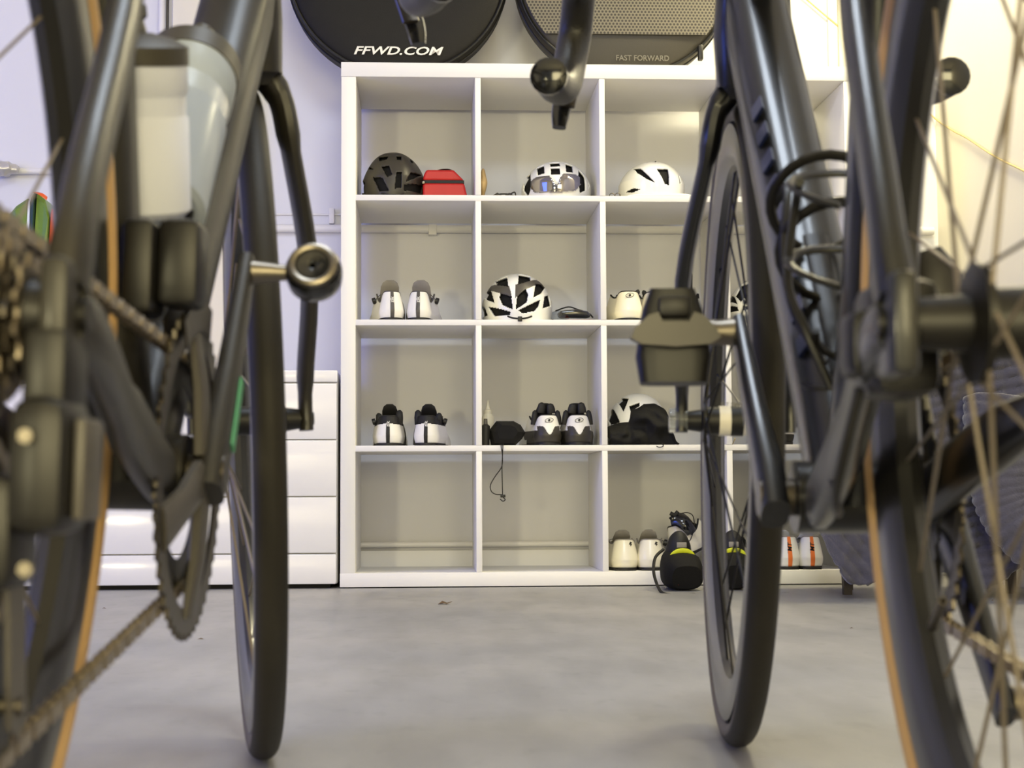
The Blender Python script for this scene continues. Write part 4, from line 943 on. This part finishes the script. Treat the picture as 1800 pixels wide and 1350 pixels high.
SX4 = dict(m=M['whitesoft'], m2=M['cap'], mf=lambda p, u: 1 if (p.z < 0.03 or p.z > 0.07) else 0, Ht=0.12, tm=M['cap'], Hc=0.09, hr=0.04)
shoe(X_(1372, 4.53), 4.515, z2, 0.0, -1, SX4, 'black and white shoe partly hidden behind the bicycle tube in the third row', 'black and white shoes in the right cubby')
shoe(X_(1410, 4.56), 4.56, cellz(0), 0.3, 1, dict(m=M['whitesoft'], Ht=0.122, tm=M['cap'], Hc=0.098, Hs=0.085, hr=0.045, dial=0.105, flaps=[(0.02, 0.115, 0.012, 0.012, 0.05, 0.4)]), 'white shoe with black tongue in the top right cubby')
shoe(X_(1322, 4.56), 4.60, z3, 0.25, -1, dict(m=M['grey'], Ht=0.085, tm=M['cap'], Hc=0.06, Hs=0.05, Hi=0.06, hr=0.034, sm=M['tanfab'], m2=M['greyd'], mf=lambda p, u: 1 if p.z < 0.02 else 0), 'low grey shoe at the left of the bottom right cubby')
# third cream shoe lying across behind the overshoe, black strap and dial over it
sh3 = shoe(X_(1196, 4.60), 4.60, z3+0.03, -0.5, 1, dict(m=M['cream'], Ht=0.12, tm=M['greyd'], lin=M['greyd'], Hc=0.095, hr=0.046, sp=0.02), 'cream shoe lying tilted behind the black overshoe on the bottom row')
sh3.rotation_euler = (0.15, -0.30, -0.5)
sg = MB(); c = at(1196, 918, 4.60)
gl = tag(empty('sunglasses', c), 'dark sunglasses resting on top of the tilted cream shoe', 'sunglasses')
def LC(pts): return [at(x, y, 4.60-d)-c for x, y, d in pts]
MB().sweep(smooth_pts(LC([(1181, 906, 0), (1186, 911, 0), (1200, 916, 0.01), (1212, 925, 0.01), (1219, 936, 0.0)]), 4), [(0.012, 0.003)]*17, side=(0, 0, 1), n=10).build('lens', M['glassblk'], gl)
MB().sweep(smooth_pts(LC([(1180, 920, 0), (1190, 919, 0.01), (1204, 928, 0.02), (1213, 938, 0.01)]), 4), [(0.010, 0.003)]*13, side=(0, 0, 1), n=10).build('lens', M['glassblk'], gl)
MB().sweep(smooth_pts(LC([(1196, 903, 0), (1208, 901, 0), (1218, 907, 0), (1220, 925, 0), (1214, 948, 0.02), (1204, 955, 0.03)]), 5), 0.0014, n=6).build('temple', M['cap'], gl)
MB().sweep(smooth_pts(LC([(1178, 902, 0), (1186, 905, 0), (1192, 899, 0)]), 4), [(0.006, 0.003)]*9, n=8).build('nose_pad', M['cap'], gl)

# ------------------------------------------------------------------ black overshoes standing on the floor before the shelf
def overshoe(px, Y, w_, label, tilt):
    x = X_(px, Y); root = tag(empty('overshoe', (x, Y, 0.0), rz=tilt), label, 'overshoe', 'black overshoes with yellow loops')
    b = MB(); b.sweep([(0, 0.13, 0.035), (0, 0.10, 0.045), (0, 0.03, 0.055), (0, -0.03, 0.050), (0, -0.068, 0.042), (0, -0.082, 0.036)], [(0.026, 0.03), (0.036, 0.044), (w_*0.92, 0.055), (w_, 0.049), (w_*0.92, 0.041), (w_*0.72, 0.033)], n=26, ex=2.9)
    b.v = [(x_+0.002*noise.noise((x_*60, y_*60, z_*60)), y_, max(0.001, z_)) for x_, y_, z_ in b.v]
    b.build('foot', M['cloth'], root)
    b = MB(); n_ = 26; b.sweep(smooth_pts([(0, 0.03, 0.070), (0, 0.022, 0.095), (0, 0.018, 0.118), (0, 0.022, 0.138), (0, 0.026, 0.143)], 4), [(0.046, 0.050), (0.044, 0.047), (0.041, 0.043), (0.038, 0.040), (0.036, 0.037), (0.035, 0.036), (0.034, 0.035), (0.033, 0.034), (0.032, 0.033), (0.030, 0.032), (0.028, 0.030), (0.026, 0.028), (0.024, 0.026), (0.022, 0.024), (0.018, 0.02), (0.014, 0.016), (0.010, 0.010)], n=n_)
    b.build('ankle_cuff', M['cap'], root)
    MB().sweep([(0.030*math.cos(a), -0.030-0.006*math.sin(a), 0.083+0.022*math.sin(a)) for a in [PI*k/16 for k in range(17)]], [(0.0025, 0.0065)]*17, side=(0, 1, 0), n=10, ex=3).build('reflective_loop', M['yellow'], root)
    MB().sweep([(0.036*math.cos(a), -0.028-0.004*math.sin(a), 0.078+0.014*math.sin(a)) for a in [PI*k/16 for k in range(17)]], [(0.002, 0.003)]*17, side=(0, 1, 0), n=8).build('pull_edge', M['grey'], root)
    MB().box((-0.012, -0.0215, 0.112), (0.014, -0.014, 0.126), c=0.001).build('label_patch', M['grey'], root)
    MB().prism([(-0.026, 0.022), (-0.018, 0.030), (-0.020, 0.016)], -0.074, -0.070).build('logo_mark', M['red'], root)
    return root
overshoe(1191, 4.32, 0.053, 'black overshoe with yellow loop standing before the cream shoes', 0.05)
overshoe(1283, 4.34, 0.044, 'black overshoe with yellow loop seen through the right bicycle front wheel', -0.1)
tag(MB().sweep(smooth_pts([at(1166, 966, 4.40), at(1152, 980, 4.36), at(1149, 1005, 4.30), at(1156, 1030, 4.22), at(1166, 1043, 4.17), at(1190, 1046, 4.16), at(1222, 1045, 4.16)], 6), [0.0042]*37, n=8).build('strap', M['cap']), 'thick black elastic strap curling round the left overshoe', 'strap')
tag(MB().sweep(smooth_pts([at(1292, 968, 4.42), at(1300, 961, 4.42), at(1308, 972, 4.42), at(1306, 1000, 4.40), at(1302, 1020, 4.30), at(1312, 1036, 4.2), at(1326, 1042, 4.18)], 6), 0.0016, n=6).build('cord', M['cap']), 'thin black cord looping beside the right overshoe', 'cord')
tag(MB().sweep(smooth_pts([at(1368, 1043, 4.16), at(1385, 1042, 4.17), at(1400, 1045, 4.14), at(1413, 1045.5, 4.13)], 4), [(0.006, 0.002)]*13, side=(0, 1, 0), n=8).build('strap_end', M['cap']), 'flat black strap end lying on the floor before the bottom right cubby', 'strap')

# ------------------------------------------------------------------ small things in the cubbies
lump('glove', M['tanfab'], at(848, 318, 4.62)+Vector((0.002, 0, -0.008)), (0.011, 0.04, 0.040), 3, 0.4, 30, 'tan glove squeezed against the divider in the second cubby of the top row', 'glove')
c = at(884, 338, 4.56); c.z = cellz(0)+0.006
sg = tag(empty('sunglasses', c), 'black folded sunglasses lying left of the visor helmet', 'sunglasses')
for sx_ in (-0.016, 0.018): MB().sweep([(sx_-0.016, 0, 0), (sx_, -0.006, 0.005), (sx_+0.014, 0, 0.002)], [(0.004, 0.004), (0.007, 0.009), (0.004, 0.004)], side=(0, 1, 0), n=10).build('lens', M['glassblk'], sg)
MB().sweep(smooth_pts([(-0.03, 0, 0.002), (-0.01, 0.01, 0.012), (0.02, 0.01, 0.013), (0.034, 0.0, 0.016), (0.036, -0.004, 0.0)], 5), 0.002, n=6).build('temple', M['cap'], sg)
c = at(1080, 338, 4.56); c.z = cellz(0)
ey = tag(empty('eyeglasses', c), 'thin wire eyeglasses left of the plain white helmet', 'eyeglasses')
for k, dx in ((0, -0.007), (1, 0.009)): MB().sweep([(dx+0.008*math.cos(t), -0.004*k, 0.011+0.0095*math.sin(t)) for t in [2*PI*i/20 for i in range(20)]], 0.0011, side=(0, 1, 0), n=6, closed=True).build('rim', M['darksteel'], ey)
MB().sweep([(0.015, 0, 0.014), (0.02, 0.05, 0.003)], 0.0011, n=6).build('temple', M['darksteel'], ey)
cw = at(1160, 340, 4.58); b = MB(); b.ell((0, 0, 0), (0.112, 0.11, 0.0075), 40, 10, ex=3.2, fn=lambda p: Vector((p.x*(1+0.08*noise.noise(p*20)), p.y, p.z+0.0025*noise.noise(p*35))))
o = tag(b.build('cloth', M['paperw'], ang=60), 'folded white cloth under the plain white helmet', 'cloth'); o.location = (cw.x, 4.62, cellz(0)+0.0085)
# goggles / pouch and papers, row two
z1_ = cellz(1)
c = at(1010, 545, 4.56)
pc = tag(empty('pouch', (c.x, 4.57, z1_+0.010)), 'small black pouch lying on leaflets beside the multi vent helmet', 'pouch')
MB().sweep([(-0.046, 0, 0.011), (-0.038, 0, 0.013), (0, 0, 0.015), (0.034, 0, 0.012), (0.044, 0, 0.009)], [(0.02, 0.006), (0.035, 0.010), (0.04, 0.012), (0.035, 0.010), (0.02, 0.005)], side=(0, 1, 0), n=18, ex=3).build('pouch_body', M['glassblk'], pc)
MB().sweep(smooth_pts([(-0.052, 0.02, 0.026), (-0.015, 0.025, 0.038), (0.012, 0.02, 0.030), (0.04, 0.0, 0.018), (0.052, -0.01, 0.004)], 5), 0.0022, n=6).build('strap', M['cap'], pc)
lf = [((255, 250, 240), 0.0), ((216, 110, 84), 0.0022), ((150, 150, 148), 0.0044)]
c = at(1014, 560, 4.54)
for k, (cc_, dz) in enumerate(lf):
    mt_ = mat('paper_%d' % k, cc_, 0.6); o = MB().box((-0.042+0.006*k, -0.03, 0), (0.040, 0.05, 0.002), c=0.0004).build('leaflet', mt_); o.location = (c.x+0.004*k, 4.56, z1_+0.0005+dz); o.rotation_euler = (0, 0, 0.15-0.2*k)
    tag(o, ['white leaflet, lowest of the small stack beside the multi vent helmet', 'salmon leaflet in the middle of the small stack beside the multi vent helmet', 'grey leaflet on top of the small stack under the black pouch'][k], 'leaflet', 'leaflets under the black pouch')
c = at(990, 541, 4.60); gg = tag(empty('goggles', (c.x, 4.66, z1_)), 'clear lens goggles behind the black pouch', 'goggles')
MB().sweep([(-0.03, 0, 0.022), (-0.01, -0.008, 0.026), (0.02, -0.004, 0.026)], [(0.003, 0.016), (0.003, 0.02), (0.003, 0.014)], side=(0, 1, 0), n=12).build('lens', M['clear'], gg)
MB().sweep(smooth_pts([(-0.034, 0, 0.002), (-0.028, -0.004, 0.018), (-0.015, -0.006, 0.006), (0.02, 0, 0.002)], 4), 0.003, n=6).build('frame', M['cap'], gg)
# helmet buckle dangling at the shelf edge
tag(MB().box((-0.006, -0.004, -0.008), (0.006, 0.004, 0.006), c=0.0015).build('strap_buckle', M['black']), 'small black buckle hanging at the shelf edge under the multi vent helmet', 'buckle').location = at(914, 560, 4.478)
# black glove with raised finger
c = at(1212, 510, 4.62); gv = tag(empty('glove', (c.x, 4.62, z1_)), 'black glove with one finger sticking up in the second row', 'glove')
lump('palm', M['cloth'], (0, 0, 0.045), (0.026, 0.03, 0.044), 5, 0.3, 30, parent=gv)
for k, (dx, zt_, tl) in enumerate(((0.000, 0.155, 0.0), (-0.018, 0.098, -0.2), (0.014, 0.090, 0.15))):
    MB().sweep([(dx, 0, 0.05), (dx+tl*0.02, 0, 0.08), (dx+0.003+tl*0.04, 0, zt_-0.01), (dx+0.003+tl*0.05, 0, zt_)], [0.009, 0.008, 0.0068, 0.003], side=(0, 1, 0), n=12).build('finger', M['cloth'], gv)
# white squeeze bottle, black brush and pouch, row three
z2_ = cellz(2); c = at(858, 740, 4.66)
sb = tag(empty('squeeze_bottle', (c.x, 4.67, z2_+0.001)), 'cloudy white squeeze bottle with pointed tip beside the divider in the third row', 'bottle')
MB().lathe([(0, 0), (0, 0.0165), (0.003, 0.018), (0.085, 0.018), (0.096, 0.012), (0.098, 0.0)], n=28, axis='z').build('bottle_body', M['bottlew'], sb)
MB().lathe([(0.096, 0), (0.096, 0.0125), (0.106, 0.0125), (0.109, 0.007), (0.128, 0.0025), (0.135, 0.001)], n=24, axis='z').build('nozzle_cap', M['bottlew'], sb)
MB().lathe([(0, 0), (0, 0.010), (0.03, 0.012), (0.055, 0.012), (0.06, 0.006), (0.062, 0)], n=16, axis='z').build('tube_body', M['cap'], tb := tag(empty('tube', (SX+cellx(1)+0.0125, 4.54, z2_+0.001)), 'narrow dark tube against the divider left of the squeeze bottle', 'tube'))
MB().lathe([(0.06, 0.0), (0.06, 0.006), (0.075, 0.005), (0.076, 0)], n=16, axis='z').build('tube_cap', M['greyd'], tb)
c = at(895, 762, 4.54); pq = tag(empty('pouch', (c.x, 4.56, z2_+0.001)), 'black drawstring pouch beside the squeeze bottle, its cord hanging down', 'pouch')
out = [(-0.052, 0.030), (-0.040, 0.042), (-0.032, 0.050), (0.012, 0.050), (0.030, 0.042), (0.042, 0.026), (0.034, 0.014), (0.016, 0.0), (-0.044, 0.0)]
b = MB(); n_ = len(out); cxp = sum(p[0] for p in out)/n_; czp = sum(p[1] for p in out)/n_; vs = []
out = [(x*1.1, z*1.38) for x, z in out]; cxp *= 1.1; czp *= 1.38
for s_, y in ((0.55, -0.045), (0.85, -0.036), (1.0, -0.01), (1.0, 0.03), (0.8, 0.05)): vs += [(cxp+(x-cxp)*s_, y+0.004*noise.noise((x*50, z*50, y*20)), czp+(z-czp)*s_) for x, z in out]
fs = [(j*n_+k, j*n_+(k+1) % n_, (j+1)*n_+(k+1) % n_, (j+1)*n_+k) for j in range(4) for k in range(n_)] + [tuple(range(n_)), tuple(range(5*n_-1, 4*n_-1, -1))]
b.add(vs, fs); b.build('pouch_body', M['cloth'], pq, ang=25)
P0 = Vector((c.x, 4.56, z2_+0.001)); Yc = 4.478
cord = [at(881, 781, 4.50), at(881, 785, Yc), at(883, 800, Yc), at(882, 820, Yc), at(870, 838, Yc), at(862, 853, Yc), at(864, 864, Yc), at(872, 869, Yc), at(883, 869.5, Yc)]
MB().sweep([p-P0 for p in smooth_pts(cord, 6)], 0.0014, n=6).build('drawstring', M['cap'], pq)
MB().sweep([p-P0 for p in smooth_pts([at(884, 781, 4.50), at(884, 786, Yc), at(882.5, 820, Yc), at(883, 850, Yc), at(884, 872, Yc), at(888, 878, Yc), at(884, 881, Yc), at(879, 877, Yc)], 6)], 0.0014, n=6).build('drawstring', M['cap'], pq)
t_ = at(884, 872, Yc)-P0; MB().box((t_.x-0.007, t_.y-0.005, t_.z-0.004), (t_.x+0.007, t_.y+0.005, t_.z+0.004), c=0.0015).build('cord_lock', M['black'], pq)
# yellow tinted glasses, right cubby of row three
c = at(1298, 744, 4.56); yl = tag(empty('eyeglasses', (c.x, 4.56, z2_)), 'amber rimmed eyeglasses seen above the front hub in the third row', 'eyeglasses')
for k, dx in ((0, 0.0), (1, 0.032)): MB().sweep([(dx+0.014*math.cos(t), 0, 0.012+c.z-z2_-0.012+0.008*math.sin(t)+0.006*math.cos(t)) for t in [2*PI*i/20 for i in range(20)]], 0.0016, side=(0, 1, 0), n=6, closed=True).build('rim', M['wire'], yl)
MB().sweep([(-0.01, 0, 0.02), (-0.01, 0.05, 0.0), (0.04, 0.05, 0.0), (0.04, 0, 0.02)], 0.0014, n=6).build('temple', M['wire'], yl)

# ------------------------------------------------------------------ chair under a quilted blanket, right
ac = tag(empty('upholstered_stool', (1.26, 4.07, 0)), 'low seat with dark wooden legs hidden under the blue grey blanket', 'seat')
MB().box((-0.25, -0.20, 0.17), (0.27, 0.24, 0.42), c=0.03).build('seat_base', M['greyd'], ac)
MB().box((-0.24, -0.19, 0.42), (0.26, 0.24, 0.60), c=0.05).build('cushion', M['greyd'], ac)
for i, (x, y) in enumerate(((-0.20, 0.0), (0.22, 0.0), (-0.145, 0.2), (0.22, 0.2))):
    MB().sweep([(x, y-0.02, 0.18), (x, y-0.02, 0.0)], [(0.020, 0.020), (0.0145, 0.0145)], n=4, side=(1, 1, 0), ex=2).build('leg', M['wood'], ac)
hem = [(1436, 860), (1447, 930), (1462, 972), (1485, 1014), (1510, 1030), (1535, 1024), (1570, 985), (1640, 990), (1700, 1032), (1735, 1036), (1770, 1008), (1805, 982), (1860, 960)]
hem = [(at(x, y, 3.86).x, at(x, y, 3.86).z) for x, y in hem]
def hz(x):
    if x <= hem[0][0]: return hem[0][1]
    for (x0, z0), (x1, z1) in zip(hem, hem[1:]):
        if x0 <= x <= x1: return z0+(z1-z0)*(x-x0)/(x1-x0)
    return hem[-1][1]
nx, nz, nt_ = 150, 110, 40; vs = []; fs = []; x_a, x_b = hem[0][0], 1.56
ztop = at(1680, 558, 3.95).z
for i in range(nx+1):
    x = x_a+(x_b-x_a)*i/nx; s_ = i/nx; zt2 = ztop + 0.05*max(0, (x-1.38)/0.18)**1.5 - 0.10*max(0, 1-(x-x_a)/0.07)**2 - 0.03*max(0, 1-(x-x_a)/0.25)
    for j in range(nz+nt_+1):
        if j <= nz:
            t = j/nz; z = hz(x)+(zt2-0.02-hz(x))*t; y = 3.86+0.05*(1-t)*math.sin(s_*14)*0.4-0.02*math.sin(t*PI)+0.12*max(0, 1-(x-x_a)/0.06)**2
        else:
            t = (j-nz)/nt_; z = zt2-0.02+0.02*math.sin(min(1, t*3)*PI/2); y = 3.87+0.42*t
        rib = abs(math.sin((z*0.75+x*0.9)*PI/0.030)) if x < 1.12 else abs(math.sin((z*1.0-x*0.25+0.05*(x-1.3)**2*4)*PI/0.026))
        pf = 0.0100*rib**0.7 + 0.006*noise.noise((x*45, z*45, 1)) + 0.010*noise.noise((x*12, z*12, 4))
        pf += 0.006*abs(math.sin(x*PI/0.07))**0.5
        vs.append((x, y-pf, z+(0.010*rib**0.6 if j > nz-3 else 0)))
m_ = nz+nt_+1
for i in range(nx):
    for j in range(m_-1): fs.append((i*m_+j, (i+1)*m_+j, (i+1)*m_+j+1, i*m_+j+1))
bl = tag(empty('quilted_blanket', (1.26, 3.9, 0.0)), 'blue grey quilted plush blanket draped over the low seat at right', 'blanket'); O_ = Vector((1.26, 3.9, 0.0))
b = MB(); b.v = [tuple(Vector(v)-O_) for v in vs]; b.f = fs; b.m = [0]*len(fs); o = b.build('drape', M['blanket'], bl, ang=80); o.modifiers.new('thick', 'SOLIDIFY').thickness = 0.012
pts = smooth_pts([at(1752, 700, 3.80), at(1752, 780, 3.78), at(1764, 860, 3.76), at(1790, 915, 3.74), at(1845, 965, 3.72)], 22)
b = MB(); b.sweep([p-O_ for p in pts], [(0.080*(0.95+0.05*abs(math.sin(i*PI/5))**0.6), 0.05*(0.94+0.06*abs(math.sin(i*PI/5))**0.6)) for i in range(len(pts))], side=(1, 0, 0), n=30)
b.v = [tuple(Vector(v)+Vector((1, 1, 1))*0.004*noise.noise(Vector(v)*50)) for v in b.v]; b.build('thick_fold', M['blanket'], bl, ang=80)
lump('thick_fold', M['blanket'], at(1815, 575, 3.9)-O_, (0.085, 0.1, 0.075), 2, 0.18, 30, parent=bl, nu=60, nv=36, folds=0.05)

# ------------------------------------------------------------------ striped bag on the chest of drawers
zt_ = at(60, 651, 4.62).z
def Q(px, py, Y=4.62): p = at(px, py, Y); return (p.x, p.z)
c = at(40, 600, 4.62); zz0 = zat(651)+0.0015
bg = tag(empty('striped_bag', (c.x, 4.62, zz0)), 'green, white and orange striped shopping bag on the chest of drawers', 'bag')
def panel(nm, poly, y0, y1, mt, off=0.0):
    pl = [(Q(x, y)[0]-c.x, max(0.0, Q(x, y)[1]-zz0)) for x, y in poly]; b = MB(); n_ = len(pl); cx0 = sum(p[0] for p in pl)/n_; cz0 = sum(p[1] for p in pl)/n_; vs = []
    for s_, y in ((1.0, y1), (1.0, y0+0.012), (0.93, y0)): vs += [(cx0+(x-cx0)*s_, y+0.012*noise.noise((x*14+off, z*14, 1)), cz0+(z-cz0)*s_) for x, z in pl]
    vs.append((cx0, y0-0.006, cz0)); k0 = 3*n_
    fs = [(j*n_+k, j*n_+(k+1) % n_, (j+1)*n_+(k+1) % n_, (j+1)*n_+k) for j in range(2) for k in range(n_)] + [tuple(range(n_-1, -1, -1))] + [(2*n_+k, 2*n_+(k+1) % n_, k0) for k in range(n_)]
    b.add(vs, fs); return b.build(nm, mt, bg, smooth=False)
panel('left_panel', [(-70, 660), (-66, 430), (-20, 390), (8, 384), (12, 420), (6, 660)], 0.0, 0.16, M['baggreen'])
panel('front_panel', [(6, 660), (8, 384), (28, 362), (48, 348), (50, 420), (44, 660)], -0.004, 0.16, M['baggreen'], 2)
panel('white_stripe', [(44, 660), (48, 420), (50, 352), (54, 348), (54, 420), (51, 660)], -0.012, 0.15, M['bagwhite'], 3)
panel('dark_stripe', [(51, 660), (54, 420), (55, 348), (62, 337), (61, 420), (58, 660)], -0.010, 0.15, M['bagdark'], 4)
panel('front_panel', [(58, 660), (61, 420), (64, 338), (78, 350), (86, 380), (84, 430), (76, 480), (72, 660)], -0.006, 0.16, M['baggreen'], 5)
panel('side_panel', [(72, 660), (76, 480), (85, 425), (89, 365), (100, 380), (104, 480), (100, 660)], 0.004, 0.16, M['bagorange'], 6)
MB().sweep(smooth_pts([(Q(62, 338)[0]-c.x, 0.0, Q(62, 338)[1]-zz0), (Q(74, 343)[0]-c.x, -0.02, Q(74, 343)[1]-zz0), (Q(84, 350)[0]-c.x, -0.01, Q(84, 350)[1]-zz0)], 5), [(0.008, 0.0015)]*11, n=8).build('handle', M['bagorange'], bg)

# ------------------------------------------------------------------ bits on the floor
lfv = at(782, 1060, 3.82); lfv.z = 0.001
b = MB(); b.add([(-0.016, 0, 0), (-0.006, -0.012, 0.004), (0.004, -0.010, 0.001), (0.017, -0.002, 0.006), (0.006, 0.010, 0.002), (-0.006, 0.008, 0.007), (0, 0, 0.002)], [(0, 1, 6), (1, 2, 6), (2, 3, 6), (3, 4, 6), (4, 5, 6), (5, 0, 6)])
o = tag(b.build('dry_leaf', M['leaf'], smooth=False), 'small curled dry leaf lying on the floor before the shelf', 'leaf'); o.location = lfv; o.modifiers.new('t', 'SOLIDIFY').thickness = 0.0008
def onfloor(px, py):
    d = fw*F + rt*(px-900) - up*(py-675); p = CAM + d*(-CAM.z/d.z); return p
for k, (px, py, s_, lb) in enumerate(((353, 1124, 0.007, 'tiny dark chip on the floor between the left bicycle wheels'), (183, 1070, 0.005, 'tiny dark chip on the floor near the chest of drawers'), (1497, 1105, 0.004, 'tiny dark chip on the floor near the wooden seat leg'), (1745, 1056, 0.004, 'tiny dark chip on the floor near the right wall'))):
    p = onfloor(px, py); b = MB(); b.add([(-s_, 0, 0), (0, -s_*0.7, 0.001), (s_, 0.001, 0), (0, s_*0.6, 0.002), (0, 0, 0.0025)], [(0, 1, 4), (1, 2, 4), (2, 3, 4), (3, 0, 4), (3, 2, 1, 0)])
    o = tag(b.build('debris_chip', M['leaf'], smooth=False), lb, 'debris'); o.location = (p.x, p.y, 0.0003)
